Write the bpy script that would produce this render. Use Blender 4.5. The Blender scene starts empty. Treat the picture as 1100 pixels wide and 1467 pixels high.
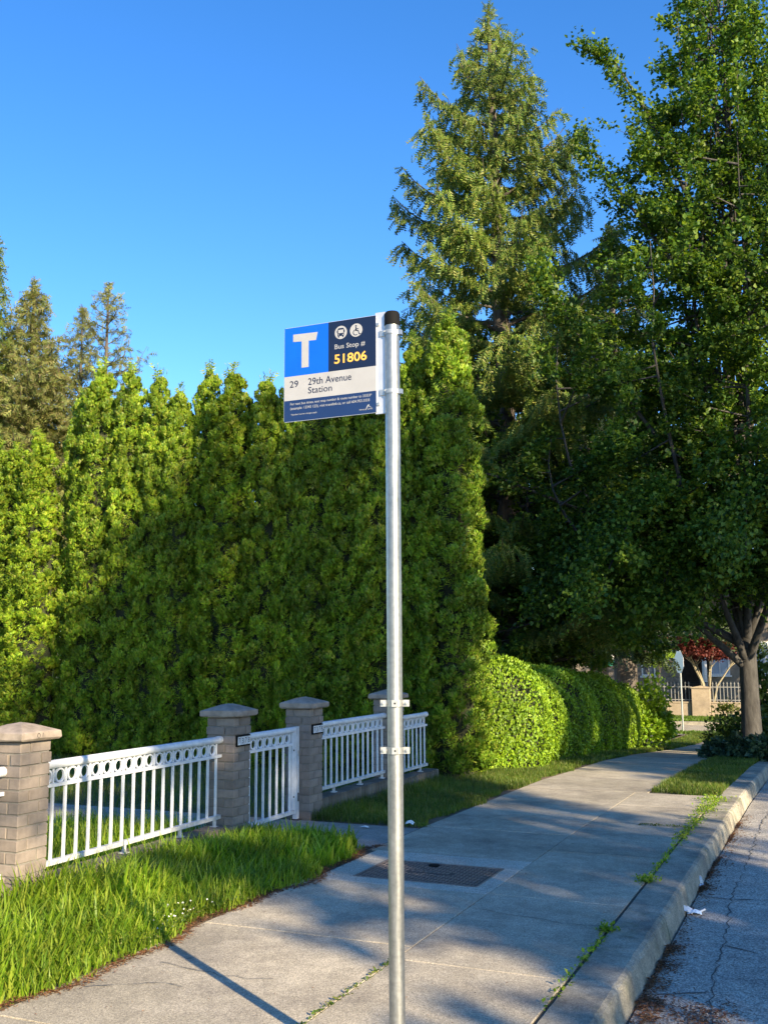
import bpy, bmesh, math, random
import numpy as np
from mathutils import Vector, Matrix
random.seed(7)
RNG = np.random.default_rng(7)
SC = bpy.context.scene
COL = SC.collection
PI = math.pi

# ------------------------------------------------------------------ camera, sky, sun, exposure
PITCH, YAW, ROLL, EYE = 7.8727, 23.616, 0.35, 1.6       # degrees; +Y runs along the pavement
F_PX, W_PX, H_PX = 1450.0, 1100.0, 1467.0
th, ps, ro = map(math.radians, (PITCH, YAW, ROLL))
f0 = Vector((-math.sin(ps), math.cos(ps), 0)); r0 = Vector((math.cos(ps), math.sin(ps), 0)); u0 = Vector((0, 0, 1))
cf = f0 * math.cos(th) + u0 * math.sin(th); cu = u0 * math.cos(th) - f0 * math.sin(th)
cr = r0 * math.cos(ro) - cu * math.sin(ro); cu = cu * math.cos(ro) + r0 * math.sin(ro)
cam = bpy.data.cameras.new('camera'); camo = bpy.data.objects.new('camera', cam); COL.objects.link(camo)
camo.matrix_world = Matrix(((cr.x, cu.x, -cf.x, 0), (cr.y, cu.y, -cf.y, 0), (cr.z, cu.z, -cf.z, EYE), (0, 0, 0, 1)))
cam.sensor_fit = 'VERTICAL'; cam.sensor_height = 24.0; cam.sensor_width = 18.0
cam.lens = F_PX / H_PX * 24.0; cam.clip_start = 0.05; cam.clip_end = 2000
SC.camera = camo

SUN_EL = math.radians(22.0)
SUN_DIR = Vector((0.836 * math.cos(SUN_EL), -0.549 * math.cos(SUN_EL), math.sin(SUN_EL)))   # towards the sun
w = bpy.data.worlds.new('World'); SC.world = w; w.use_nodes = True
nt = w.node_tree; nt.nodes.clear()
sky = nt.nodes.new('ShaderNodeTexSky'); sky.sky_type = 'NISHITA'; sky.sun_disc = False
sky.sun_elevation = SUN_EL; sky.sun_rotation = math.atan2(SUN_DIR.x, SUN_DIR.y)
sky.altitude = 300; sky.air_density = 1.0; sky.dust_density = 0.2; sky.ozone_density = 3.0
hs = nt.nodes.new('ShaderNodeHueSaturation'); hs.inputs['Saturation'].default_value = 1.28; hs.inputs['Hue'].default_value = 0.508
bg = nt.nodes.new('ShaderNodeBackground'); bg.inputs['Strength'].default_value = 0.115
wo = nt.nodes.new('ShaderNodeOutputWorld')
nt.links.new(sky.outputs[0], hs.inputs['Color']); nt.links.new(hs.outputs[0], bg.inputs['Color']); nt.links.new(bg.outputs[0], wo.inputs[0])
sl = bpy.data.lights.new('sun', 'SUN'); sl.energy = 5.0; sl.angle = math.radians(0.5); sl.color = (1.0, 0.82, 0.56)
so = bpy.data.objects.new('sun', sl); COL.objects.link(so)
so.rotation_euler = SUN_DIR.to_track_quat('Z', 'Y').to_euler()
so.location = (0, 0, 30)
SC.view_settings.view_transform = 'Standard'; SC.view_settings.look = 'None'
SC.view_settings.gamma = 1.0; SC.view_settings.exposure = 1.42; SC.view_settings.use_curve_mapping = False
SC.render.engine = 'CYCLES'
SC.cycles.max_bounces = 8; SC.cycles.transparent_max_bounces = 8

# ------------------------------------------------------------------ object helpers
def thing(name, label, cat, loc=(0, 0, 0), rz=0.0, group=None):
    o = bpy.data.objects.new(name, None); COL.objects.link(o)
    o.empty_display_size = 0.1
    o.location = loc; o.rotation_euler = (0, 0, rz); o['label'] = label; o['category'] = cat
    if group: o['group'] = group
    return o
def tag(o, label, cat, group=None):
    o['label'] = label; o['category'] = cat
    if group: o['group'] = group
    return o
def link(name, me, m=None, parent=None, loc=None, rot=None, scale=None):
    o = bpy.data.objects.new(name, me); COL.objects.link(o)
    if m is not None and len(me.materials) == 0: me.materials.append(m)
    if parent is not None: o.parent = parent
    if loc is not None: o.location = loc
    if rot is not None: o.rotation_euler = rot
    if scale is not None: o.scale = scale
    return o
def kind(o, k): o['kind'] = k; return o
def dup(src, loc, rz=0.0, scale=(1, 1, 1), label=None, group=None):
    r = src.copy(); COL.objects.link(r); r.location = loc; r.rotation_euler = (0, 0, rz); r.scale = scale
    if label: r['label'] = label
    if group: r['group'] = group
    for ch in list(src.children):
        c = ch.copy(); COL.objects.link(c); c.parent = r
        for g in list(ch.children):
            d = g.copy(); COL.objects.link(d); d.parent = c
    return r

class MB:
    """collects boxes, tubes, prisms; build() links them as one mesh object"""
    def __init__(s): s.v = []; s.f = []; s.sm = []
    def add(s, vs, fs, smooth=False):
        n = len(s.v); s.v += [tuple(v) for v in vs]; s.f += [tuple(i + n for i in f) for f in fs]; s.sm += [smooth] * len(fs)
    def box(s, x0, x1, y0, y1, z0, z1, M=None):
        vs = [Vector(p) for p in ((x0, y0, z0), (x1, y0, z0), (x1, y1, z0), (x0, y1, z0), (x0, y0, z1), (x1, y0, z1), (x1, y1, z1), (x0, y1, z1))]
        if M is not None: vs = [M @ v for v in vs]
        s.add(vs, [(0, 3, 2, 1), (4, 5, 6, 7), (0, 1, 5, 4), (1, 2, 6, 5), (2, 3, 7, 6), (3, 0, 4, 7)])
    def tube(s, pts, rad, n=10, cap=True, smooth=True):
        pts = [Vector(p) for p in pts]
        rad = rad if hasattr(rad, '__len__') else [rad] * len(pts)
        vs = []; fs = []
        t0 = (pts[1] - pts[0]).normalized()
        a = t0.orthogonal().normalized()
        for i, p in enumerate(pts):
            t = (pts[min(i + 1, len(pts) - 1)] - pts[max(i - 1, 0)]).normalized()
            a = (a - t * a.dot(t)); a = a.normalized() if a.length > 1e-6 else t.orthogonal().normalized()
            b = t.cross(a)
            for k in range(n):
                q = 2 * PI * k / n
                vs.append(p + (a * math.cos(q) + b * math.sin(q)) * rad[i])
        for i in range(len(pts) - 1):
            for k in range(n):
                k2 = (k + 1) % n
                fs.append((i * n + k, i * n + k2, (i + 1) * n + k2, (i + 1) * n + k))
        s.add(vs, fs, smooth)
        if cap:
            s.add([vs[k] for k in range(n)], [tuple(reversed(range(n)))])
            s.add([vs[(len(pts) - 1) * n + k] for k in range(n)], [tuple(range(n))])
    def prism(s, poly, z0, z1, M=None):
        n = len(poly)
        vs = [Vector((x, y, z0)) for x, y in poly] + [Vector((x, y, z1)) for x, y in poly]
        if M is not None: vs = [M @ v for v in vs]
        s.add(vs, [tuple(reversed(range(n))), tuple(range(n, 2 * n))] + [(k, (k + 1) % n, n + (k + 1) % n, n + k) for k in range(n)])
    def mesh(s, name):
        me = bpy.data.meshes.new(name); me.from_pydata(s.v, [], s.f); me.update()
        me.polygons.foreach_set('use_smooth', s.sm)
        return me
    def build(s, name, m, parent=None, **k): return link(name, s.mesh(name), m, parent, **k)

def bevel_box_mesh(name, sx, sy, sz, b, m, jitter=0.0, seg=1):
    bm = bmesh.new(); bmesh.ops.create_cube(bm, size=1.0)
    for v in bm.verts: v.co = Vector((v.co.x * sx, v.co.y * sy, v.co.z * sz))
    bmesh.ops.bevel(bm, geom=list(bm.edges), offset=b, segments=seg, affect='EDGES', profile=0.5)
    if jitter:
        for v in bm.verts: v.co += Vector((random.uniform(-1, 1), random.uniform(-1, 1), random.uniform(-1, 1))) * jitter
    me = bpy.data.meshes.new(name); bm.to_mesh(me); bm.free(); me.materials.append(m)
    return me
def np_mesh(name, V, Fq):
    """V (N,3), Fq (M,k) -> mesh, quick"""
    V = np.asarray(V, np.float32); Fq = np.asarray(Fq, np.int32)
    me = bpy.data.meshes.new(name)
    me.vertices.add(len(V)); me.vertices.foreach_set('co', V.ravel())
    M, k = Fq.shape
    me.loops.add(M * k); me.loops.foreach_set('vertex_index', Fq.ravel())
    me.polygons.add(M); me.polygons.foreach_set('loop_start', np.arange(0, M * k, k, dtype=np.int32))
    me.update(calc_edges=True)
    return me
def text_mesh(s, rect, m, name, parent, M, y=0.0, bold=0.0):
    """flat lettering fitted into rect=(x0,x1,z0,z1) of the local XZ plane at local y, facing -Y; M maps local to parent"""
    cu_ = bpy.data.curves.new('lettering', 'FONT'); cu_.body = s; cu_.size = 1.0; cu_.resolution_u = 3; cu_.offset = bold
    o = bpy.data.objects.new('lettering', cu_); COL.objects.link(o)
    bpy.context.view_layer.update()
    me = bpy.data.meshes.new_from_object(o.evaluated_get(bpy.context.evaluated_depsgraph_get()))
    bpy.data.objects.remove(o); bpy.data.curves.remove(cu_)
    n = len(me.vertices); a = np.empty(n * 3, np.float32); me.vertices.foreach_get('co', a); a = a.reshape(-1, 3)
    mn = a.min(0); mx = a.max(0); x0, x1, z0, z1 = rect
    b = np.zeros_like(a)
    b[:, 0] = x0 + (a[:, 0] - mn[0]) / (mx[0] - mn[0]) * (x1 - x0)
    b[:, 2] = z0 + (a[:, 1] - mn[1]) / (mx[1] - mn[1]) * (z1 - z0)
    b[:, 1] = y
    me.vertices.foreach_set('co', b.ravel()); me.transform(M); me.update(); me.name = name
    me.materials.clear(); me.materials.append(m)
    return link(name, me, None, parent)

# ------------------------------------------------------------------ materials
def rgb(h):
    h = h.lstrip('#'); c = [int(h[i:i + 2], 16) / 255 for i in (0, 2, 4)]
    return tuple(((x / 12.92) if x <= .04045 else ((x + .055) / 1.055) ** 2.4) for x in c)
def newmat(name):
    m = bpy.data.materials.new(name); m.use_nodes = True; t = m.node_tree
    return m, t, t.nodes['Principled BSDF'], t.nodes['Material Output']
def N(t, typ, **kw):
    n = t.nodes.new(typ)
    for k, v in kw.items():
        if k in n.inputs.keys() if hasattr(n.inputs, 'keys') else False: n.inputs[k].default_value = v
        else: setattr(n, k, v)
    return n
def ramp(t, fac, stops):
    r = t.nodes.new('ShaderNodeValToRGB'); t.links.new(fac, r.inputs[0])
    el = r.color_ramp.elements
    while len(el) < len(stops): el.new(0.5)
    for e, (p, c) in zip(el, stops): e.position = p; e.color = (*c, 1) if len(c) == 3 else c
    return r.outputs[0]
def mixc(t, fac, a, b, mode='MIX'):
    n = t.nodes.new('ShaderNodeMix'); n.data_type = 'RGBA'; n.blend_type = mode
    for sock, val in ((n.inputs[0], fac), (n.inputs[6], a), (n.inputs[7], b)):
        if hasattr(val, 'links') or isinstance(val, bpy.types.NodeSocket): t.links.new(val, sock)
        elif isinstance(val, (int, float)): sock.default_value = val
        else: sock.default_value = (*val, 1)
    return n.outputs[2]
def noise(t, scale, detail=4, rough=0.6, coord=None, vec='Object', stretch=None):
    n = t.nodes.new('ShaderNodeTexNoise'); n.inputs['Scale'].default_value = scale
    n.inputs['Detail'].default_value = detail; n.inputs['Roughness'].default_value = rough
    src = coord
    if src is None:
        if vec == 'World':
            src = t.nodes.new('ShaderNodeNewGeometry').outputs['Position']
        else:
            src = t.nodes.new('ShaderNodeTexCoord').outputs[vec]
    if stretch:
        mp = t.nodes.new('ShaderNodeMapping'); mp.inputs['Scale'].default_value = stretch; t.links.new(src, mp.inputs[0]); src = mp.outputs[0]
    t.links.new(src, n.inputs['Vector'])
    return n.outputs[0]
def bump(t, h, strength, dist, bsdf):
    b = t.nodes.new('ShaderNodeBump'); b.inputs['Strength'].default_value = strength; b.inputs['Distance'].default_value = dist
    t.links.new(h, b.inputs['Height']); t.links.new(b.outputs[0], bsdf.inputs['Normal'])
def plain(name, c, rough=0.6, metal=0.0, var=0.12, scale=12.0, bmp=0.0, bscale=60, spec=0.5, obj_var=0.0):
    m, t, b, o = newmat(name)
    lo = tuple(x * (1 - var) for x in c); hi = tuple(min(1, x * (1 + var)) for x in c)
    col = ramp(t, noise(t, scale), [(0.3, lo), (0.7, hi)])
    if obj_var:
        oi = t.nodes.new('ShaderNodeObjectInfo')
        rr = ramp(t, oi.outputs['Random'], [(0, (1 - obj_var,) * 3), (1, (1 + obj_var,) * 3)])
        col = mixc(t, 1.0, col, rr, 'MULTIPLY')
    t.links.new(col, b.inputs['Base Color'])
    b.inputs['Roughness'].default_value = rough; b.inputs['Metallic'].default_value = metal
    b.inputs['Specular IOR Level'].default_value = spec
    if bmp: bump(t, noise(t, bscale, 3), bmp, 0.004, b)
    return m
def leafmat(name, cols, transl=0.35, tcol=None, rough=0.5, patch=1.2, spec=0.35, obj_var=0.0, pamt=0.5):
    """foliage: colour per leaf island, soft patches, and light through the leaf"""
    m, t, b, o = newmat(name)
    g = t.nodes.new('ShaderNodeNewGeometry')
    k = len(cols)
    c = ramp(t, g.outputs['Random Per Island'], [((i + 0.5) / k, col) for i, col in enumerate(cols)])
    pn = ramp(t, noise(t, patch, 3, 0.5, coord=g.outputs['Position']), [(0.35, (1 - pamt * .6,) * 3), (0.65, (1 + pamt * .5, 1 + pamt * .42, 1 + pamt * .2))])
    c = mixc(t, 1.0, c, pn, 'MULTIPLY')
    if obj_var:
        oi = t.nodes.new('ShaderNodeObjectInfo')
        rr = ramp(t, oi.outputs['Random'], [(0, (1 - obj_var, 1 - obj_var * .7, 1.0)), (1, (1 + obj_var, 1 + obj_var * .7, 1.0))])
        c = mixc(t, 1.0, c, rr, 'MULTIPLY')
    t.links.new(c, b.inputs['Base Color']); b.inputs['Roughness'].default_value = rough; b.inputs['Specular IOR Level'].default_value = spec
    tr = t.nodes.new('ShaderNodeBsdfTranslucent')
    tc = mixc(t, 1.0, c, tcol or (1.25, 1.2, 0.5), 'MULTIPLY'); t.links.new(tc, tr.inputs[0])
    mx = t.nodes.new('ShaderNodeMixShader'); mx.inputs[0].default_value = transl
    t.links.new(b.outputs[0], mx.inputs[1]); t.links.new(tr.outputs[0], mx.inputs[2]); t.links.new(mx.outputs[0], o.inputs[0])
    return m
def concrete(name, base, speck=0.35, stain=0.25, scale=1.0, rough=0.9, tint=(1, 1, 1), bstr=0.35, obj_var=0.06, speck_scale=190, moss=None, spots=False):
    m, t, b, o = newmat(name)
    g = t.nodes.new('ShaderNodeNewGeometry'); P = g.outputs['Position']
    v = t.nodes.new('ShaderNodeTexVoronoi'); v.inputs['Scale'].default_value = speck_scale * scale; t.links.new(P, v.inputs['Vector'])
    sp = ramp(t, v.outputs['Color'], [(0.05, (1 - speck * 1.15,) * 3), (0.5, (1.0,) * 3), (0.95, (1 + speck * 1.3, 1 + speck * 1.25, 1 + speck * 1.1))])
    sp2 = ramp(t, noise(t, 75 * scale, 4, 0.75, coord=P), [(0.32, (1 - speck * .5,) * 3), (0.68, (1 + speck * .45,) * 3)])
    st = ramp(t, noise(t, 1.7, 7, 0.68, coord=P), [(0.3, (1 - stain, 1 - stain, 1 - stain * .9)), (0.5, (1,) * 3), (0.72, (1 + stain * .5,) * 3)])
    st2 = ramp(t, noise(t, 7, 5, 0.7, coord=P), [(0.35, (1 - stain * .5,) * 3), (0.65, (1 + stain * .3,) * 3)])
    c = mixc(t, 1.0, base, sp, 'MULTIPLY'); c = mixc(t, 1.0, c, sp2, 'MULTIPLY'); c = mixc(t, 1.0, c, st, 'MULTIPLY'); c = mixc(t, 1.0, c, st2, 'MULTIPLY')
    if spots:
        vs_ = t.nodes.new('ShaderNodeTexVoronoi'); vs_.inputs['Scale'].default_value = 2.6; t.links.new(P, vs_.inputs['Vector'])
        dr = ramp(t, vs_.outputs['Distance'], [(0.03, (.62, .6, .58)), (0.055, (1, 1, 1))]); c = mixc(t, 1.0, c, dr, 'MULTIPLY')
        wn = ramp(t, noise(t, .55, 5, .6, coord=P), [(.42, (.86, .86, .84)), (.5, (1, 1, 1)), (.6, (1.06, 1.05, 1.03))]); c = mixc(t, 1.0, c, wn, 'MULTIPLY')
    if moss:
        mk = ramp(t, noise(t, 3.1, 7, .7, coord=P), [(0.55, (0, 0, 0)), (0.72, (1, 1, 1))])
        c = mixc(t, mk, c, moss)
    if obj_var:
        oi = t.nodes.new('ShaderNodeObjectInfo')
        rr = ramp(t, oi.outputs['Random'], [(0, (1 - obj_var,) * 3), (1, (1 + obj_var,) * 3)]); c = mixc(t, 1.0, c, rr, 'MULTIPLY')
    t.links.new(c, b.inputs['Base Color']); b.inputs['Roughness'].default_value = rough; b.inputs['Specular IOR Level'].default_value = 0.25
    bump(t, v.outputs['Distance'], bstr, 0.004 / scale, b)
    return m

M = {}
M['walk'] = concrete('walk_concrete', (0.39, 0.345, 0.265), speck=0.36, stain=0.34, spots=True)
M['walk_new'] = concrete('patched_concrete', (0.43, 0.40, 0.33), speck=0.42, stain=0.15)
M['kerb'] = concrete('kerb_concrete', (0.31, 0.285, 0.225), speck=0.3, stain=0.55, moss=(0.13, 0.14, 0.085))
M['path'] = concrete('path_concrete', (0.29, 0.265, 0.23), speck=0.3, stain=0.35)
M['joint'] = plain('joint_dirt', (0.07, 0.062, 0.045), 0.95, var=.4)
M['asphalt'] = concrete('asphalt', (0.37, 0.345, 0.30), speck=0.5, stain=0.34, speck_scale=120, bstr=0.7, obj_var=0)
M['crack'] = plain('crack_tar', (0.06, 0.058, 0.055), 0.9, var=.3)
M['soil'] = plain('soil', (0.13, 0.09, 0.055), 0.95, var=.5, scale=9, bmp=.6)
M['lawn_soil'] = plain('lawn_thatch', (0.075, 0.085, 0.03), 0.95, var=.5, scale=5, bmp=.6)
M['terrain'] = plain('terrain_soil', (0.07, 0.08, 0.035), 0.95, var=.4, scale=.7)
M['galv'], t, b, o = newmat('galvanised_steel')
nn = noise(t, 40, 5, .65, stretch=(1, 1, .06)); n2 = noise(t, 55, 3, .6)
c = mixc(t, .5, ramp(t, nn, [(.3, (.24, .25, .245)), (.7, (.42, .425, .405))]), ramp(t, n2, [(.35, (.26, .27, .27)), (.65, (.42, .43, .42))]))
t.links.new(c, b.inputs['Base Color']); b.inputs['Metallic'].default_value = .85
t.links.new(ramp(t, nn, [(.3, (.34,) * 3), (.7, (.5,) * 3)]), b.inputs['Roughness'])
bump(t, nn, .12, .002, b)
M['steel'] = plain('bracket_steel', (.5, .5, .48), .38, .8, .12, 60)
M['aluminium'] = plain('aluminium', (.62, .63, .66), .45, .6, .06, 30)
M['black'] = plain('black_rubber', (.004, .004, .0045), .8, 0, .2, spec=.2)
M['sign_blue'] = plain('sign_blue', rgb('#0057cc'), .42, 0, .05, 8)
M['sign_navy'] = plain('sign_navy', rgb('#0a1836'), .42, 0, .06, 8)
M['sign_navy_low'] = plain('sign_lower_navy', rgb('#142c58'), .42, 0, .06, 8)
M['sign_white'] = plain('sign_white', (.34, .345, .355), .45, 0, .05, 14)
M['sign_amber'] = plain('sign_amber', (.72, .40, .07), .5, 0, .05)
M['white_paint'] = plain('white_paint', (.60, .62, .645), .42, 0, .13, 16, .08, 40)
M['white_rough'] = plain('worn_white_paint', (.48, .49, .49), .55, 0, .28, 24, .12, 60)
M['brick'] = plain('taupe_brick', (.21, .175, .148), .85, 0, .2, 11, .35, 120, .3, obj_var=.17)
M['mortar'] = plain('mortar', (.20, .185, .16), .95, 0, .15, 30, .4, 150, .2)
M['cap'] = plain('cap_concrete', (.27, .225, .185), .92, 0, .34, 9, .5, 60, .2)
M['plinth_brick'] = plain('plinth_brick', (.13, .115, .095), .9, 0, .25, 14, .4, 120, .2, obj_var=.2)
M['bark'], t, b, o = newmat('bark')
nb = noise(t, 9, 6, .7, stretch=(1, 1, .18)); t.links.new(ramp(t, nb, [(.3, (.035, .028, .022)), (.7, (.14, .118, .1))]), b.inputs['Base Color']); b.inputs['Roughness'].default_value = .95; bump(t, nb, .9, .03, b)
M['shaded_bark'], t, b, o = newmat('shaded_grey_bark')  # bark tones darkened so the colour carries the shade under the crown
nb = noise(t, 12, 6, .7, stretch=(1, 1, .3)); t.links.new(ramp(t, nb, [(.3, (.022, .020, .018)), (.7, (.085, .08, .072))]), b.inputs['Base Color']); b.inputs['Roughness'].default_value = .95; bump(t, nb, .9, .02, b)
M['cedar'] = leafmat('hedge_cedar_foliage', [(.08, .16, .014), (.125, .235, .017), (.18, .31, .02), (.245, .36, .023), (.22, .26, .035)], .26, patch=2.4, obj_var=.14, pamt=.6)
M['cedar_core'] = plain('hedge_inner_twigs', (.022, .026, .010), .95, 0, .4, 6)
M['conifer'] = leafmat('cypress_foliage', [(.075, .145, .028), (.13, .21, .034), (.185, .26, .042), (.225, .24, .058)], .36, patch=.5)
M['olive'] = leafmat('olive_conifer_foliage', [(.15, .20, .055), (.21, .25, .07), (.26, .26, .09), (.17, .15, .065)], .35, patch=.4)
M['leaf'] = leafmat('broadleaf_foliage', [(.035, .09, .016), (.06, .14, .02), (.105, .20, .026), (.17, .255, .03)], .42, patch=.45)
M['darkleaf'] = leafmat('dark_foliage', [(.022, .04, .012), (.03, .055, .014), (.045, .075, .018)], .22, patch=.5)
M['box'] = leafmat('clipped_hedge_foliage', [(.12, .23, .015), (.18, .31, .018), (.25, .38, .02)], .3, patch=1.2)
M['grass_lush'] = leafmat('lush_grass', [(.12, .23, .018), (.18, .32, .022), (.25, .39, .028), (.30, .42, .05), (.36, .44, .06)], .5, patch=2.0, rough=.45)
M['grass'] = leafmat('lawn_grass', [(.06, .12, .014), (.09, .16, .018), (.125, .20, .02), (.20, .21, .06)], .4, patch=1.5)
M['grass_far'] = leafmat('far_lawn_grass', [(.07, .14, .015), (.10, .18, .02), (.12, .2, .02)], .3, patch=.5)
M['needle'] = leafmat('brown_needles', [(.15, .065, .03), (.22, .10, .045), (.28, .16, .08), (.10, .05, .03)], .1, patch=3)
M['maple_red'] = leafmat('red_maple_foliage', [(.085, .02, .018), (.13, .032, .028), (.18, .055, .045)], .35, patch=1, tcol=(1.3, .6, .5))
M['sapling'] = leafmat('bright_sapling_foliage', [(.16, .27, .03), (.22, .33, .04)], .45, patch=1)
M['hosta'] = leafmat('bluish_groundcover', [(.04, .08, .04), (.055, .10, .055), (.08, .13, .07)], .25, patch=2)
M['shrub'] = leafmat('shrub_foliage', [(.03, .065, .018), (.045, .09, .022), (.065, .12, .03)], .3, patch=1.5)
M['yellow_fl'] = leafmat('yellow_bracts', [(.30, .30, .04), (.22, .25, .04)], .3, patch=2)
M['white_fl'] = plain('white_petals', (.7, .7, .66), .7)
M['house_wall'] = None

# ------------------------------------------------------------------ the lie of the land
_ZY = [-40, 0, 9, 13, 17, 20, 24.4, 29.6, 36, 47, 60, 400]
_ZV = [0.0, 0, 0, -.05, -.19, -.36, -.66, -.97, -1.16, -1.33, -1.4, -1.4]
def zg(y): return np.interp(y, _ZY, _ZV)
_F = np.array(cf); _R = np.array(cr); _U = np.array(cu)
def at(px, py, Y):
    """the point of the vertical plane at distance Y along the street that the photograph's pixel sees"""
    d = _R * (px - W_PX / 2) - _U * (py - H_PX / 2) + _F * F_PX
    return Vector((0, 0, EYE)) + Vector(d * (Y / d[1]))
# ------------------------------------------------------------------ ground, road, kerb, pavement
def sheet(name, xs, ys, zoff, m, kindname='structure', zfun=None, parent=None):
    V = []; Fq = []
    nx = len(xs)
    for y in ys:
        for x in xs: V.append((x, y, float(zg(y)) + zoff + (zfun(x, y) if zfun else 0)))
    for j in range(len(ys) - 1):
        for i in range(nx - 1): Fq.append((j * nx + i, j * nx + i + 1, (j + 1) * nx + i + 1, (j + 1) * nx + i))
    me = np_mesh(name, V, Fq); o = link(name, me, m, parent)
    if kindname: o['kind'] = kindname
    return o
def yr(a, b, s=1.0): return list(np.linspace(a, b, max(2, int(round((b - a) / s)) + 1)))
XL, XJ, XB, XK = -3.55, -2.2, -1.29, -1.03
sheet('ground', [-400, -120, -60, -25, -12, -3.5, -1, 8, 30, 120, 400], [-300, -100, -40, -10] + yr(-5, 47, 2) + [60, 100, 200, 400, 800], -.30, M['terrain'])
road = sheet('road', [-.99, -.5, .5, 1.5, 3.3, 5.5, 7.6], [-30, -15] + yr(-5, 36, 1), -.15, M['asphalt'], zfun=lambda x, y: .012 * min(max(x + 1, 0), 7.6 - x))
# crossing road at the end of the block
sheet('cross_road', [-60, -30, -12, -6, -3, -1, 3, 7.6, 30, 60], yr(36.4, 42.6, 1), -.10, M['walk'])
sheet('lawn', [-60, -30, -15, -9, -7, -6, -5, -4.9], yr(-6, 36.4, 1), -.035, M['lawn_soil'])
sheet('verge', [-4.62, -4.2, -3.8, XL + .02], yr(-6, 36.4, 1), -.015, M['soil'])
sheet('boulevard', [-2.04, -1.7, XB + .01], yr(12.3, 36.3, 1), -.015, M['lawn_soil'])
sheet('far_lawn', [-60, -30, -12, -6, -3, -1, 3, 10, 30, 60], yr(42.9, 62, 1.2), .02, M['lawn_soil'])
sheet('far_pavement', [9.6, 11.2], yr(-20, 36, 1), 0.0, M['walk'])
sheet('far_boulevard', [7.85, 8.7, 9.58], yr(-20, 36, 1), -.01, M['lawn_soil'])
sheet('front_lawn', [11.22, 16, 30, 60], yr(-40, 36, 4), 0.0, M['lawn_soil'])
walk = sheet('pavement', [XL - .02, XJ, XB + .03], yr(-6, 36.4, 1), -.009, M['joint'])
def slab(parent, x0, x1, y0, y1, m, zt=0.0, th=.06, gap=.0035, tilt=0.0012, ns=3, name='slab'):
    """one poured slab with a rounded arris, slightly out of level"""
    mb = MB(); g = gap; c = .003
    ty = random.uniform(-tilt, tilt); tx = random.uniform(-tilt, tilt)
    ys = list(np.linspace(y0 + g, y1 - g, ns))
    def zz(x, y): return float(zg(y)) + zt + tx * (x - x0) / max(.1, x1 - x0) + ty * (y - y0) / max(.1, y1 - y0)
    rows = []
    prof = [(y0 + g, -th), (y0 + g, -c), (y0 + g + c, 0)] + [(y, 0) for y in ys[1:-1]] + [(y1 - g - c, 0), (y1 - g, -c), (y1 - g, -th)]
    for y, d in prof:
        rows.append([(x0 + g, y, zz(x0, y) - th), (x0 + g, y, zz(x0, y) + min(d, -c)), (x0 + g + c, y, zz(x0, y) + d), (x1 - g - c, y, zz(x1, y) + d), (x1 - g, y, zz(x1, y) + min(d, -c)), (x1 - g, y, zz(x1, y) - th)])
    vs = [v for r in rows for v in r]; k = 6
    fs = [(i * k + j, i * k + j + 1, (i + 1) * k + j + 1, (i + 1) * k + j) for i in range(len(rows) - 1) for j in range(k - 1)]
    mb.add(vs, fs)
    return mb.build(name, m, parent)
for y0, y1 in ((-6, -3), (-3, -1.4), (-1.4, .2), (.2, 1.9), (1.9, 3.7), (3.7, 5.39), (5.39, 6.7), (7.82, 9.05), (9.05, 10.5), (10.5, 12.3)):
    slab(walk, XL, XJ, y0, y1, M['walk'])
for y0, y1 in ((-6, -3), (-3, -1.5), (-1.5, .2), (.2, 1.9), (1.9, 3.55), (3.55, 5.15), (5.15, 6.72), (6.72, 8.3), (8.3, 9.85), (9.85, 11.2), (11.2, 12.3)):
    slab(walk, XJ, XB, y0, y1, M['walk'])
yy = 12.3
while yy < 36:
    y2 = min(36.3, yy + 1.55); slab(walk, XL, XJ + .14, yy, y2, M['walk']); yy = y2
# lighter patched concrete round the utility cover: four strips left open for the lid
CX0, CX1, CY0, CY1 = -3.25, -2.335, 6.87, 7.48
for x0, x1, y0, y1 in ((XL + .05, CX0, CY0, CY1), (CX1, XJ, CY0, CY1), (XL + .05, XJ, 6.7, CY0), (XL + .05, XJ, CY1, 7.82)):
    slab(walk, x0, x1, y0, y1, M['walk_new'], gap=.0015, tilt=0, name='patched_slab')
# kerb: blocks cast in lengths, battered face
def kerb_block(parent, y0, y1, dx=0.0):
    g = .004; prof = [(XB + .015, -.3), (XB + .015, -.006), (XB + .022, 0), (XK - .03, 0.0), (XK - .008, -.012), (XK + .002, -.035), (XK + .03, -.17), (XK + .03, -.3)]
    vs = []; ns_ = 36 if y0 < 13 else 10; ys = np.linspace(y0 + g, y1 - g, ns_)
    for y in ys:
        ch = abs(random.gauss(0, .004)) if random.random() < .75 else random.uniform(.006, .016)
        for k_, (x, z) in enumerate(prof):
            w_ = (0, 0, .2, 1, 1, .6, .25, 0)[k_]; vs.append((x + dx - ch * w_ + random.gauss(0, .0012) * (k_ > 1), float(y), float(zg(y)) + z - ch * .7 * w_ * (k_ in (3, 4))))
    n = len(prof); fs = [(j * n + i, j * n + i + 1, (j + 1) * n + i + 1, (j + 1) * n + i) for j in range(ns_ - 1) for i in range(n - 1)] + [tuple(range(n - 1, -1, -1)), tuple(range((ns_ - 1) * n, ns_ * n))]
    mb = MB(); mb.add(vs, fs); return mb.build('kerb_block', M['kerb'], parent)
kb = sheet('kerb', [XB - .02, XB + .10], yr(-6, 36, 1), -.03, M['joint'])
yy = -6
while yy < 36:
    y2 = min(36, yy + (2.1 if yy < 9 else 1.5)); kerb_block(kb, yy, y2); yy = y2
fk = sheet('far_kerb', [7.63, 7.83], yr(-20, 36, 2), 0.0, M['kerb'])
ck = MB(); ck.box(-60, 60, 42.62, 42.85, -1.6, float(zg(42.7)) + .03); kind(ck.build('cross_kerb', M['kerb']), 'structure')
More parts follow.
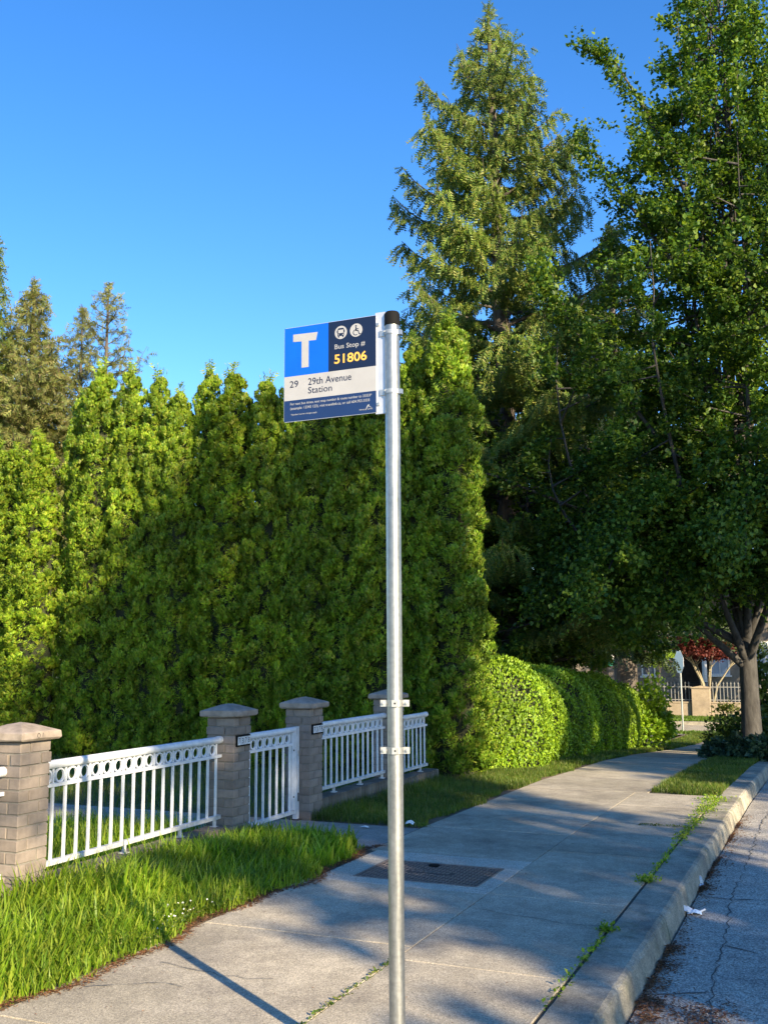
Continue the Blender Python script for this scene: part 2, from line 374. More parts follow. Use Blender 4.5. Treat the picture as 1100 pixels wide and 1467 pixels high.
# the gate walk and its continuation through the yard
gp = sheet('path', [-16, -10, -6, -4.9, XL - .02], [7.85, 8.4, 8.95], -.026, M['joint'])
for x0, x1 in ((-4.85, XL - .02), (-6.2, -4.85), (-7.6, -6.2), (-9, -7.6), (-10.6, -9), (-12.2, -10.6)):
    slab(gp, x0, x1, 7.87 - (.05 if x0 > -4.9 else 0), 8.93, M['path'], zt=-.006)
# cracks in the asphalt: narrow jagged open seams
def crack(pts, wdt, name='crack'):
    vs = []; fs = []; P = []
    for (x0, y0), (x1, y1) in zip(pts[:-1], pts[1:]):
        n = max(2, int(math.hypot(x1 - x0, y1 - y0) / .06))
        for i in range(n): P.append((x0 + (x1 - x0) * i / n + random.gauss(0, .012), y0 + (y1 - y0) * i / n + random.gauss(0, .012)))
    P.append(pts[-1])
    for i, (x, y) in enumerate(P):
        a = P[max(0, i - 1)]; b = P[min(len(P) - 1, i + 1)]; d = Vector((b[0] - a[0], b[1] - a[1], 0)).normalized(); n = Vector((-d.y, d.x, 0)) * wdt * random.uniform(.35, 1.3) * .5
        z = float(zg(y)) - .15 + .012 * (x + 1) + .004
        vs += [(x - n.x, y - n.y, z), (x + n.x, y + n.y, z)]
    fs = [(2 * i, 2 * i + 1, 2 * i + 3, 2 * i + 2) for i in range(len(P) - 1)]
    mb = MB(); mb.add(vs, fs); return mb.build(name, M['crack'], road)
crack([(-.58, 3.6), (-.62, 5.2), (-.69, 6.0), (-.70, 6.7), (-.76, 7.8), (-.75, 9.5), (-.77, 11.3), (-.72, 14), (-.74, 18)], .008)
crack([(-.96, 7.85), (-.76, 7.8), (-.3, 7.95)], .012); crack([(-.97, 5.55), (-.69, 5.7)], .010); crack([(-.95, 9.6), (-.75, 9.5)], .010); crack([(-.69, 6.6), (-.5, 6.5)], .009)
# hairline cracks across the pavement
def hair(pts, wdt=.005):
    o = crack(pts, wdt); o.parent = walk
    me = o.data; n = len(me.vertices)
    for v in me.vertices: v.co.z = float(zg(v.co.y)) + .0055
hair([(-3.3, 4.62), (-2.9, 4.55), (-2.62, 4.6)]); hair([(-3.4, 4.15), (-3.1, 4.35), (-2.95, 4.33)])
hair([(-1.95, 9.2), (-1.6, 9.1)]); hair([(-2.2, 6.3), (-1.5, 6.15), (-1.3, 6.2)])

# ------------------------------------------------------------------ utility cover
M['cover'] = plain('cover_iron', (.11, .083, .076), .55, .35, .3, 20, .2, 80)
uc = thing('utility_cover', 'rusty brown rectangular metal cover with raised tread pattern set in pale pavement patch', 'utility cover', (CX0, CY0, 0))
mb = MB(); mb.box(.004, CX1 - CX0 - .004, .004, CY1 - CY0 - .004, -.04, -.004); mb.build('plate', M['cover'], uc)
me = bevel_box_mesh('tread_bar', .034, .011, .006, .002, M['cover'])
W_, D_ = CX1 - CX0, CY1 - CY0
tr_ = MB(); nx_, ny_ = 27, 18
for i in range(nx_):
    for j in range(ny_):
        x = .03 + (W_ - .06) * i / (nx_ - 1); y = .03 + (D_ - .06) * j / (ny_ - 1)
        if abs(x - W_ / 2) < .17 and abs(y - D_ * .55) < .05 or math.hypot(x - .40, y - D_ + .06) < .05: continue
        A = Matrix.Translation((x, y, -.003)) @ Matrix.Rotation(PI / 4 if (i + j) % 2 else -PI / 4, 4, 'Z')
        tr_.box(-.014, .014, -.004, .004, -.002, .003, A)
M['lighter_iron'] = plain('lighter_tread_iron', (.24, .21, .20), .45, .5, .3, 30)  # lighter iron puts the tread highlights into the colour
kind(tr_.build('tread', M['lighter_iron'], uc), 'stuff')
fr_ = MB(); e_ = .012
for q in ((-e_, W_ + e_, -e_, .001), (-e_, W_ + e_, D_ - .001, D_ + e_), (-e_, .001, .001, D_ - .001), (W_ - .001, W_ + e_, .001, D_ - .001)): fr_.box(q[0], q[1], q[2], q[3], -.03, .0042)
fr_.build('frame', M['lighter_iron'], uc)
hm = MB(); hm.tube([(.40, D_ - .06, -.0038), (.40, D_ - .06, .004)], .042, 18); hm.build('lifting_lug', M['black'], uc)
text_bar = MB()
for k in range(9): text_bar.box(W_ / 2 - .15 + k * .034, W_ / 2 - .15 + k * .034 + .02, D_ * .55 - .016, D_ * .55 + .016, -.004, .001)
text_bar.build('cast_marking', M['lighter_iron'], uc)

# ------------------------------------------------------------------ bus stop pole and sign
bs = thing('bus_stop', 'tall galvanised pole with blue and navy bus stop sign on the pavement', 'bus stop sign', (-1.56, 3.662, 0))
PR = .0298
mb = MB(); mb.tube([(0, 0, -.05), (0, 0, 2.92)], PR, 36); pole = mb.build('pole', M['galv'], bs)
mb = MB(); mb.tube([(0, 0, 2.915), (0, 0, 2.963), (0, 0, 2.972)], [PR + .0022, PR + .0022, PR - .003], 32); mb.build('pole_cap', M['black'], bs)
mb = MB()
mb.tube([(0, 0, 0.0), (0, 0, .012)], .055, 24); mb.build('base_collar', M['galv'], bs)
# board: local x from -0.491 (left edge) to -0.062, z 2.556..2.966
SX0, SX1, SZ0, SZ1 = -.491, -.064, 2.557, 2.966
SY = -.012
SW, SH = SX1 - SX0, SZ1 - SZ0
board = MB()
rr = .008; poly = []
for cx_, cz_, a0 in ((SX0 + rr, SZ0 + rr, 180), (SX1 - rr, SZ0 + rr, 270), (SX1 - rr, SZ1 - rr, 0), (SX0 + rr, SZ1 - rr, 90)):
    for k in range(5):
        a = math.radians(a0 + 22.5 * k); poly.append((cx_ + rr * math.cos(a), cz_ + rr * math.sin(a)))
RX = Matrix(((1, 0, 0, 0), (0, 0, -1, 0), (0, 1, 0, 0), (0, 0, 0, 1)))     # xy polygon -> xz, depth to -y
board.prism(poly, -SY - .0, -SY + .003, RX); sb = board.build('sign_board', M['aluminium'], bs)
YF = SY - .003
def sx(u): return SX0 + u * SW
def sz(v): return SZ1 - v * SH
def panel(name, u0, u1, v0, v1, m, e=.0006):
    mb = MB(); mb.box(sx(u0), sx(u1), YF - e, YF, sz(v1), sz(v0)); return mb.build(name, m, sb)
panel('blue_field', .004, .490, .004, .522, M['sign_blue'])
panel('navy_field', .490, .996, .004, .522, M['sign_navy'])
panel('white_band', .004, .996, .522, .776, M['sign_white'])
panel('lower_field', .004, .996, .776, .996, M['sign_navy_low'])
def flat(name, polys, m, e=.0011):
    mb = MB()
    for p in polys: mb.prism([(sx(u), sz(v)) for u, v in p], -(YF), -(YF - e), RX)
    return mb.build(name, m, sb)
def circ(u, v, r, n=28, a0=0, a1=360): return [(u + r * math.cos(math.radians(a0 + (a1 - a0) * k / n)), v + r * SW / SH * math.sin(math.radians(a0 + (a1 - a0) * k / n))) for k in range(n if a1 - a0 == 360 else n + 1)]
flat('letter_mark', [[(.100, .079), (.372, .087), (.354, .169), (.273, .166), (.273, .443), (.195, .443), (.195, .163), (.100, .157)]], M['sign_white'])
flat('bus_icon_disc', [circ(.625, .128, .066)], M['sign_white'])
flat('bus_icon', [[(.590, .095), (.600, .082), (.650, .082), (.660, .095), (.660, .165), (.590, .165)],
                  [(.596, .165), (.608, .165), (.608, .180), (.596, .180)], [(.642, .165), (.654, .165), (.654, .180), (.642, .180)],
                  [(.583, .105), (.589, .105), (.589, .130), (.583, .130)], [(.661, .105), (.667, .105), (.667, .130), (.661, .130)]], M['sign_navy'], .0015)
flat('bus_icon_window', [[(.597, .100), (.653, .100), (.653, .135), (.597, .135)], circ(.602, .151, .0055, 10), circ(.648, .151, .0055, 10)], M['sign_white'], .0019)
flat('wheelchair_disc', [circ(.789, .127, .066)], M['sign_white'])
ring_ = []
for k in range(16):
    a, b_ = 60 + 240 * k / 16, 60 + 240 * (k + 1) / 16
    q = lambda r, d: (.785 + r * math.cos(math.radians(d)), .150 + r * SW / SH * math.sin(math.radians(d)))
    ring_.append([q(.030, a - 10), q(.030, b_ - 10), q(.022, b_ - 10), q(.022, a - 10)])
flat('wheelchair_icon', ring_ + [circ(.788, .083, .0085, 12), [(.781, .095), (.793, .095), (.796, .134), (.784, .136)], [(.793, .110), (.815, .110), (.815, .118), (.793, .118)],
     [(.784, .136), (.784, .128), (.812, .128), (.826, .166), (.836, .163), (.838, .171), (.820, .176), (.806, .137)]], M['sign_navy'], .0015)
I4 = Matrix.Identity(4)
def txt(s, u0, u1, v0, v1, m, b=.004): return text_mesh(s, (sx(u0), sx(u1), sz(v1), sz(v0)), m, 'lettering', sb, I4, YF - .0012, b)
txt('Bus Stop #', .559, .883, .247, .312, M['sign_white'])
txt('51806', .555, .901, .352, .450, M['sign_amber'], .017)
txt('29', .066, .160, .571, .642, M['sign_navy'])
txt('29th Avenue', .27, .737, .563, .636, M['sign_navy'])
txt('Station', .27, .530, .656, .724, M['sign_navy'])
txt('For next bus times, text stop number & route number to 33333*', .073, .952, .800, .836, M['sign_white'])
txt('(example: 12345 123), visit translink.ca, or call 604.953.3333', .073, .928, .848, .884, M['sign_white'])
txt('*Standard carrier charges apply', .078, .368, .918, .940, M['sign_white'])
txt('TRANS', .818, .880, .948, .962, M['sign_white']); txt('LINK', .908, .962, .946, .960, M['sign_white'])
flat('logo_swoosh', [[(.884, .960), (.890, .962), (.912, .925), (.930, .932), (.940, .942), (.945, .940), (.930, .926), (.908, .912)], circ(.918, .912, .006, 8)], M['sign_white'], .0012)
# flange between board and pole, with rivets and two bands round the pole
mb = MB(); mb.box(SX1 - .006, -.026, -.011, -.004, 2.552, 2.976); mb.box(-.035, -.026, -.004, .018, 2.552, 2.976); fl = mb.build('bracket', M['aluminium'], bs)
for z in (2.925, 2.592):
    mb = MB(); mb.tube([(-.058, -.0178, z), (-.058, -.011, z)], .007, 12); mb.build('rivet', M['steel'], bs)
for z in (2.884, 2.638):
    mb = MB(); mb.tube([(0, 0, z - .009), (0, 0, z + .009)], PR + .0025, 28)
    for k in range(12):
        a = math.radians(-150 + 10 * k); A = Matrix.Rotation(a, 4, 'Z'); mb.box(PR + .002, PR + .0042, -.0016, .0016, z - .006, z + .006, A)
    mb.box(.02, .044, -.012, .004, z - .011, z + .008); mb.box(-.05, -.026, -.016, -.004, z - .012, z + .012)
    mb.build('band_clamp', M['steel'], bs)
for z, rot in ((1.404, 0), (1.226, .0)):
    mb = MB()
    ar = [(PR + .003) * math.cos(math.radians(a)) for a in range(200, 341, 10)], [(PR + .003) * math.sin(math.radians(a)) for a in range(200, 341, 10)]
    prof = list(zip(*ar)); 
    for (x0, y0), (x1, y1) in zip(prof[:-1], prof[1:]):
        A = Vector((x0, y0, 0)); B = Vector((x1, y1, 0)); d = (B - A); n = Vector((A.x + B.x, A.y + B.y, 0)).normalized() * .003
        vs = [A, B, B + n, A + n]; mb.add([v + Vector((0, 0, z - .0125)) for v in vs] + [v + Vector((0, 0, z + .0125)) for v in vs], [(3, 2, 1, 0), (4, 5, 6, 7), (0, 1, 5, 4), (1, 2, 6, 5), (2, 3, 7, 6), (3, 0, 4, 7)])
    mb.box(-.056, -.0300, -.013, -.008, z - .0125, z + .0125); mb.box(.0300, .056, -.013, -.008, z - .0125, z + .0125)
    mb.box(-.012, .012, -.0385, -.0345, z - .0125, z + .0125)
    cl = mb.build('strap_clamp', M['steel'], bs)
    cl.rotation_euler = (0, 0, math.radians(22))
    for x in (-.045, .045):
        mb = MB(); mb.tube([(x, -.020, z), (x, -.013, z)], .0065, 6, smooth=False); mb.tube([(x, -.026, z), (x, -.02, z)], .0035, 8); mb.build('bolt', M['steel'], cl)
    mb = MB(); mb.tube([(0, -.0392, z), (0, -.0384, z)], .0036, 10); mb.build('bolt_hole', M['black'], cl)

# ------------------------------------------------------------------ brick pillars
BL, BW, BH, BJ, CH = .178, .084, .066, .009, .0752
PS = BL + BJ + BW
brick_mes = [bevel_box_mesh('brick', BL, BW, BH, .004, M['brick'], .0008) for _ in range(4)]
def pillar(y0, label, plate=False, old=False):
    t = thing('brick_pillar', label, 'pillar', (-4.72 - PS / 2, y0 + PS / 2, 0), 0, 'brick pillars along the front fence')
    h = PS / 2
    for c in range(15):
        z = -.075 + c * CH + BH / 2
        proud = 1.07 if c == 13 else 1.0
        mir = 1 if c % 2 else -1
        for k in range(4):
            a = k * PI / 2
            lx, ly = mir * (-h + BL / 2), -h + BW / 2
            x = lx * math.cos(a) - ly * math.sin(a); y = lx * math.sin(a) + ly * math.cos(a)
            link('brick', random.choice(brick_mes), None, t, (x * proud + random.gauss(0, .0008), y * proud + random.gauss(0, .0008), z), (random.gauss(0, .003), 0, a + random.gauss(0, .006)))
    mb = MB(); mb.box(-h + .007, h - .007, -h + .007, h - .007, -.12, 15 * CH - .083); mb.build('mortar', M['mortar'], t)
    # weathered pyramid cap
    zc = -.075 + 15 * CH; o_ = .182
    bm = bmesh.new()
    rows = [(o_ - .012, 0), (o_, .012), (o_, .05), (o_ - .01, .056), (.06, .098), (.02, .107)]
    vr = []
    for r_, z_ in rows:
        ring = []
        for sx_, sy_ in ((-1, -1), (0, -1), (1, -1), (1, 0), (1, 1), (0, 1), (-1, 1), (-1, 0)):
            ring.append(bm.verts.new((sx_ * r_ + random.gauss(0, .0022), sy_ * r_ + random.gauss(0, .0022), zc + z_ + random.gauss(0, .0018))))
        vr.append(ring)
    for a_, b_ in zip(vr[:-1], vr[1:]):
        for k in range(8): bm.faces.new((a_[k], a_[(k + 1) % 8], b_[(k + 1) % 8], b_[k]))
    bm.faces.new(vr[-1]); bm.faces.new(list(reversed(vr[0])))
    me = bpy.data.meshes.new('cap'); bm.to_mesh(me); bm.free(); link('cap', me, M['cap'], t)
    if plate:
        # dark framed plate with white number tiles on the face towards the pavement
        px_ = h * (1.0); zc_ = .85
        pm = MB(); pm.box(px_, px_ + .018, -.105, .105, zc_ - .048, zc_ + .048); p = pm.build('number_plate', M['black'], t)
        A = Matrix.Rotation(PI / 2, 4, 'Z')
        for k, d in enumerate('7378'):
            yk = -.078 + k * .052
            tm = MB(); tm.box(px_ + .0185, px_ + .0215, yk - .022, yk + .022, zc_ - .034, zc_ + .034); tm.build('number_tile', M['white_paint'], p)
            text_mesh(d, (yk - .013, yk + .013, zc_ - .024, zc_ + .024), M['black'], 'digit', p, A, -(px_ + .0222))
    return t
p1 = pillar(5.06, 'sunlit brick pillar nearest the camera at the left edge, with marked pyramid cap')
p2 = pillar(7.57, 'brick pillar left of the white gate with house number plate', True)
p3 = pillar(8.96, 'brick pillar right of the white gate beside the latch post', True)
p4 = pillar(11.07, 'far brick pillar half hidden behind the bus stop pole')
# scratched mark on the nearest cap
for (x0, z0, x1, z1) in ((.075, 0, .09, .03), (.09, .03, .105, .0), (.105, 0, .09, -.0), (.125, .0, .125, .032)):
    pass
mk = MB(); zc = -.075 + 15 * CH
for k in range(10):
    a = 2 * PI * k / 10; a2 = 2 * PI * (k + 1) / 10
    A = Vector((.1828, -.03 + .012 * math.cos(a), zc + .030 + .015 * math.sin(a))); B = Vector((.1828, -.03 + .012 * math.cos(a2), zc + .030 + .015 * math.sin(a2)))
    mk.tube([A, B], .0022, 5)
mk.tube([(.1828, .004, zc + .015), (.1828, .008, zc + .046)], .0022, 5)
mk.build('scratched_mark', M['crack'], p1)

# ------------------------------------------------------------------ white railings and gate
FX = -4.72 - PS / 2
def ring_mesh():
    mb = MB(); n = 18
    pts = [(0, .043 * math.cos(2 * PI * k / n), .043 * math.sin(2 * PI * k / n)) for k in range(n)]
    vs = []; fs = []
    for k in range(n):
        a = 2 * PI * k / n
        for (dr, dx) in ((-.006, -.008), (.006, -.008), (.006, .008), (-.006, .008)):
            vs.append((dx, (.043 + dr) * math.cos(a), (.043 + dr) * math.sin(a)))
    for k in range(n):
        k2 = (k + 1) % n
        for j in range(4): fs.append((k * 4 + j, k2 * 4 + j, k2 * 4 + (j + 1) % 4, k * 4 + (j + 1) % 4))
    mb.add(vs, fs); me = mb.mesh('ring'); me.materials.append(M['white_paint']); return me
RING = ring_mesh()
def bar_mesh(h, wd=.019):
    me = bevel_box_mesh('baluster', wd, wd, h, .002, M['white_paint']); return me
def rail_run(t, y0, y1, top, bot, feet, end=True, n=None, spacing=.127):
    mb = MB(); mb.tube([(0, y0, top), (0, y1, top)], .030, 16); mb.build('top_rail', M['white_paint'], t)
    if end:
        for ye, s_ in ((y1, -1),):
            mb = MB(); mb.tube([(0, ye - .05, top), (0, ye + .001, top)], .0325, 16); mb.build('rail_collar', M['white_paint'], t)
    zm = top - .135
    mb = MB(); mb.box(-.017, .017, y0, y1, zm - .012, zm + .012); mb.build('mid_rail', M['white_paint'], t)
    mb = MB(); mb.box(-.019, .019, y0, y1, bot - .016, bot + .016); mb.build('bottom_rail', M['white_rough'], t)
    L = y1 - y0; n = n or int(round(L / spacing)); st = L / n
    me = bar_mesh(zm - bot - .028); me2 = bevel_box_mesh('baluster_stub', .015, .015, top - zm - .04, .002, M['white_paint'])
    for k in range(n):
        y = y0 + st * (k + .5)
        link('baluster', me, None, t, (0, y, (zm + bot) / 2))
        link('stub', me2, None, t, (0, y, (top + zm) / 2 - .008))
        if k < n - 1 or True: link('ring', RING, None, t, (0, y + st / 2 if k < n - 1 else y1 - .02 - .0 * st, (top - .030 + zm + .012) / 2)) if k < n - 1 else None
    for yf, zf in feet:
        mb = MB(); mb.box(-.011, .011, yf - .011, yf + .011, zf, bot - .016); mb.box(-.028, .028, yf - .028, yf + .028, zf - .003, zf + .006); mb.build('foot', M['white_rough'], t)
def fence(y0, y1, label, feet, top=.862, bot=.222):
    t = thing('railing', label, 'railing', (FX, 0, 0), 0, 'white metal railings between the brick pillars')
    rail_run(t, y0, y1, top, bot, feet); return t
fence(5.06 + PS, 7.57, 'long white railing with ring frieze between the sunlit pillar and the gate pillar', [(6.3, .147), (7.0, .147), (7.5, .147)])
fence(8.96 + PS, 11.07, 'white railing with ring frieze right of the gate, ending behind the pole', [(9.75, .155), (10.4, .155), (11.0, .155)])
fence(11.07 + PS, 12.42, 'short white railing right of the pole, touching the tall hedge', [(11.5, .10), (12.2, .10)], .80, .17)
fence(2.9, 5.06, 'white railing cut off by the left picture edge, before the sunlit pillar', [(4.9, .15)])
g = thing('gate', 'closed white metal gate with ring frieze between two numbered brick pillars', 'gate', (FX, 0, 0))
rail_run(g, 7.57 + PS + .02, 8.86, .852, .075, [], end=False, n=8)
mb = MB(); mb.box(-.02, .02, 8.865, 8.90, .058, .875); mb.build('gate_stile', M['white_paint'], g)
mb = MB(); mb.box(-.02, .02, 7.57 + PS + .002, 7.57 + PS + .02, .058, .84); mb.build('gate_stile', M['white_paint'], g)
mb = MB(); mb.box(.003, .020, 8.82, 8.864, .098, .84); mb.build('gate_stile', M['white_paint'], g)
lp = thing('latch_post', 'white square latch post standing between the gate and the right pillar', 'post', (FX, 8.928, 0))
mb = MB(); mb.box(-.024, .024, -.022, .022, .004, .88); mb.build('post', M['white_paint'], lp)
mb = MB(); mb.box(-.05, .05, -.04, .03, -.004, .006); mb.build('base_plate', M['cover'], lp)
for z in (.66, .22):
    mb = MB(); mb.tube([(.0205, 8.845, z), (.024, 8.845, z)], .009, 10); mb.build('bolt', M['black'], g)
mb = MB(); mb.box(.0245, .029, -.008, .008, .17, .25); mb.build('latch_slot', M['black'], lp)
mb = MB(); mb.box(.0245, .027, -.008, .008, .60, .65); mb.build('strike_plate', M['steel'], lp)
# plinths of upright bricks under the railings
pl_mes = [bevel_box_mesh('brick', .19, .064, .13, .005, M['plinth_brick'], .002) for _ in range(3)]
def plinth(y0, y1, label, top):
    t = thing('brick_plinth', label, 'plinth wall', (FX, 0, 0), 0, 'low brick plinths under the railings')
    mb = MB(); mb.box(-.10, .10, y0, y1, -.12, top - .132); mb.build('footing', M['path'], t)
    mb = MB(); mb.box(-.088, .088, y0, y1, top - .132, top - .008); mb.build('mortar', M['mortar'], t)
    y = y0 + .036
    while y < y1 - .03:
        link('brick', random.choice(pl_mes), None, t, (random.gauss(0, .002), y, top - .065 + random.gauss(0, .0015)), (0, 0, random.gauss(0, .01))); y += .0735
plinth(5.06 + PS, 7.57, 'low plinth of upright bricks under the long sunlit railing', .145)
plinth(8.96 + PS, 11.07, 'low plinth of upright bricks under the railing right of the gate', .152)
plinth(11.07 + PS, 12.62, 'low plinth of upright bricks ending at the tall hedge', .098)
plinth(2.9, 5.06, 'low plinth under the railing at the left picture edge', .145)
# ------------------------------------------------------------------ foliage builders
def unit(a): return a / np.maximum(1e-9, np.linalg.norm(a, axis=-1, keepdims=True))
def place(Tv, Tf, P, D, Nn, S, W=None):
    """put template (x across, y along, z normal) at every P with axis D, normal Nn, length S, relative width W"""
    D = unit(D); Nn = unit(Nn - D * (Nn * D).sum(1, keepdims=True)); X = np.cross(D, Nn)
    W = S if W is None else W
    V = P[:, None, :] + W[:, None, None] * Tv[None, :, 0:1] * X[:, None, :] + S[:, None, None] * (Tv[None, :, 1:2] * D[:, None, :] + Tv[None, :, 2:3] * Nn[:, None, :])
    k = len(Tv); F = (np.arange(len(P)) * k)[:, None, None] + Tf[None]
    return V.reshape(-1, 3), F.reshape(-1, Tf.shape[1])
def template(tris):
    Tv = np.array([p for t_ in tris for p in t_], float); Tf = np.arange(len(Tv)).reshape(-1, 3)
    return Tv, Tf
def fan_template(pairs=3, spread=.42, droop=.10, wd=.085):
    tr = [[(-.04, 0, 0), (.04, 0, 0), (0, 1, -droop)]]
    for i in range(pairs):
        t_ = (i + .4) / (pairs + .4) * .8
        for s in (-1, 1):
            l = spread * (1 - .55 * t_)
            b0 = (0, t_, -droop * t_ ** 2); b1 = (0, t_ + wd * 1.6, -droop * t_ ** 2)
            tr.append([b0, b1, (s * l, t_ + l * .85, -droop * (t_ + .5) ** 2 - .05)])
    return template(tr)
FAN = fan_template(3); FAN2 = fan_template(2, .5, .12, .13)
TASSEL = fan_template(4, .26, .18, .075)
LEAF = (np.array([(-.5, .45, .10), (0, 0, 0), (.5, .45, .10), (0, 1, -.12)], float), np.array([(1, 3, 0), (1, 2, 3)]))
LEAF1 = (np.array([(-.36, .4, .08), (0, 0, 0), (.36, .5, .08), (0, 1, -.12)], float), np.array([(1, 2, 3), (1, 3, 0)]))
LEAF3 = (np.array([(-.5, .55, -.04), (0, 0, 0), (.5, .6, -.04), (0, 1, .10), (0, .45, .06)], float), np.array([(1, 2, 4), (4, 2, 3), (1, 4, 0)]))
def join(parts):
    V = []; F = []; n = 0
    for v, f in parts: V.append(v); F.append(f + n); n += len(v)
    return np.concatenate(V), np.concatenate(F)
def rnd_dirs(n, rg): return unit(rg.normal(size=(n, 3)))
def lump_mesh(name, path_fn, m): pass
def surface_of_revolution(name, prof, n, m, amp=.05, seed=0):
    rg = np.random.default_rng(seed); V = []; F = []
    for (z, r) in prof:
        for k in range(n):
            a = 2 * PI * k / n; rr = r * (1 + rg.normal() * amp); V.append((rr * math.cos(a), rr * math.sin(a), z))
    for i in range(len(prof) - 1):
        for k in range(n): F.append((i * n + k, i * n + (k + 1) % n, (i + 1) * n + (k + 1) % n, (i + 1) * n + k))
    me = np_mesh(name, V, F); me.materials.append(m); return me

# ---- one column of the tall cedar hedge, unit design height 6.5 m
def cedar_column(seed, H=6.4, R=.292):
    rg = np.random.default_rng(seed)
    def rad(z):
        return R * np.interp(z / H, [0, .1, .25, .42, .6, .75, .86, .93, .97, 1.0], [1.12, 1.22, 1.22, 1.12, 1.02, .95, .82, .60, .40, .08])
    nl = 520
    zs = rg.uniform(0.01, .99, nl) * H; an = np.arange(nl) * 2.39996 + rg.normal(0, .3, nl)
    lr = rg.uniform(.06, .125, nl) * np.interp(zs / H, [0, .85, 1], [1.1, .95, .6])
    rr = np.maximum(0.0, rad(zs) - lr * .2 + rg.normal(0, .045, nl))
    C = np.stack([rr * np.cos(an), rr * np.sin(an), zs], 1)
    per = 76
    ci = np.repeat(np.arange(nl), per); n = len(ci)
    out = np.stack([np.cos(an[ci]), np.sin(an[ci]), np.full(n, .35)], 1)
    d = unit(rnd_dirs(n, rg) + out * .9)
    rad_s = lr[ci] * rg.uniform(.82, 1.06, n)
    P = C[ci] + d * np.stack([rad_s, rad_s, rad_s * 1.25], 1)
    P[:, 2] = np.maximum(P[:, 2], .03)
    # scale-like sprays lie over the clump, tips up and a little outwards
    D = unit(np.array([0, 0, .8]) + d * .55 + rnd_dirs(n, rg) * .5)
    Nn = unit(d + rnd_dirs(n, rg) * .38)
    S = rg.uniform(.04, .085, n)
    parts = [place(*LEAF3, P - D * S[:, None] * .5, D, Nn, S, S * rg.uniform(.55, .9, n))]
    ns = 3600; z = rg.uniform(.01, .95, ns) * H; a = rg.uniform(0, 2 * PI, ns); r_ = np.maximum(.01, rad(z) - .09 + rg.normal(0, .025, ns))
    o_ = np.stack([np.cos(a), np.sin(a), np.full(ns, .2)], 1)
    parts.append(place(*FAN2, np.stack([r_ * np.cos(a), r_ * np.sin(a), z], 1), o_ * .6 + np.array([0, 0, .7]) + rnd_dirs(ns, rg) * .6, o_ + rnd_dirs(ns, rg) * .6, rg.uniform(.08, .13, ns)))
    nt_ = 40
    a = rg.uniform(0, 2 * PI, nt_); z = H - rg.uniform(-.14, .30, nt_); r_ = np.abs(rg.normal(0, .05, nt_))
    P = np.stack([r_ * np.cos(a), r_ * np.sin(a), z], 1); D = unit(np.stack([.35 * np.cos(a), .35 * np.sin(a), np.ones(nt_)], 1))
    parts.append(place(*FAN2, P, D, rnd_dirs(nt_, rg), rg.uniform(.09, .16, nt_)))
    V, F = join(parts)
    me = np_mesh('foliage', V, F); me.materials.append(M['cedar'])
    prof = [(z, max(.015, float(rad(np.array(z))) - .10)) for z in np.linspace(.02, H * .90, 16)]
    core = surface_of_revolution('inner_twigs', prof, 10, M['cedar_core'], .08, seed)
    return me, core
cedar_me = [cedar_column(s) for s in (11, 12, 13, 14)]
tk = MB(); tk.tube([(0, 0, -.1), (0, 0, 2.2), (0, 0, 4.8)], [.07, .05, .02], 7); trunk_me = tk.mesh('trunk'); trunk_me.materials.append(M['bark'])
HY = 13.42
# (x, y, height, width factor)
HEDGE = [(-4.84, HY, 6.62, 1.22), (-5.42, HY + .12, 6.34, .86), (-5.92, HY - .02, 6.5, 1.02), (-6.44, HY + .03, 6.36, 1.05), (-6.95, HY + .02, 6.36, 1.02),
         (-7.40, HY + .06, 6.16, .80), (-7.84, HY, 5.98, .92), (-8.48, HY - .02, 6.22, 1.16), (-9.04, HY + .20, 6.36, .86), (-9.46, HY - .02, 5.98, .90),
         (-9.92, HY + .02, 6.30, .92), (-10.44, HY, 6.46, .92), (-11.06, HY - .02, 6.58, 1.06), (-11.60, HY + .14, 6.16, .80), (-12.15, HY - .25, 5.40, 1.05), (-12.72, HY - .15, 5.26, 1.0), (-13.35, HY, 5.5, 1.1), (-14.0, HY, 5.6, 1.1)]
ORD = ['', 'second', 'third', 'fourth', 'fifth', 'sixth', 'seventh', 'eighth', 'ninth', 'tenth', 'eleventh', 'twelfth', 'thirteenth', 'fourteenth', 'fifteenth', 'sixteenth', 'seventeenth']
HL = {0: 'tall green hedge cedar at the right end of the hedge, nearest the pavement', 1: 'narrow hedge cedar directly behind the bus stop pole, next to the end cedar',
      2: 'tall hedge cedar behind the right end of the sign, left of the pole', 3: 'shaded hedge cedar behind the middle of the sign', 4: 'shaded hedge cedar behind the left half of the sign',
      5: 'slim hedge cedar at the left edge of the sign', 6: 'shorter hedge cedar with a pale tip, just left of the sign', 7: 'wide dark topped hedge cedar between sign and sunlit part, above gate',
      8: 'dark tipped hedge cedar set back between its neighbours', 9: 'lower hedge cedar where shade meets the sunlit hedge', 17: 'hedge cedar furthest left, outside the picture edge',
      10: 'sunlit hedge cedar right of the two tallest bright ones', 11: 'bright sunlit hedge cedar, middle of the three tall bright ones', 12: 'tallest wide bright sunlit hedge cedar left of the middle',
      13: 'slim bright hedge cedar set back beside a dark gap', 14: 'low sunlit hedge cedar right of the two at the left edge', 15: 'low sunlit hedge cedar at the left edge of the picture', 16: 'hedge cedar left of the low sunlit pair'}
for i, (x, y, h, wf) in enumerate(HEDGE):
    t = thing('hedge_cedar', HL[i], 'hedge tree', (x, y, float(zg(y)) - .03), 0, 'columnar cedars of the tall hedge')
    t.scale = (wf, wf, h / 6.5)
    fm, cm = cedar_me[i % 4]
    link('trunk', trunk_me, None, t); link('inner_twigs', cm, None, t, (0, .06, 0), None, (1.3 if i else .9, 1 if i else .9, 1)); link('foliage', fm, None, t, None, (0, 0, random.uniform(0, 6.28)))

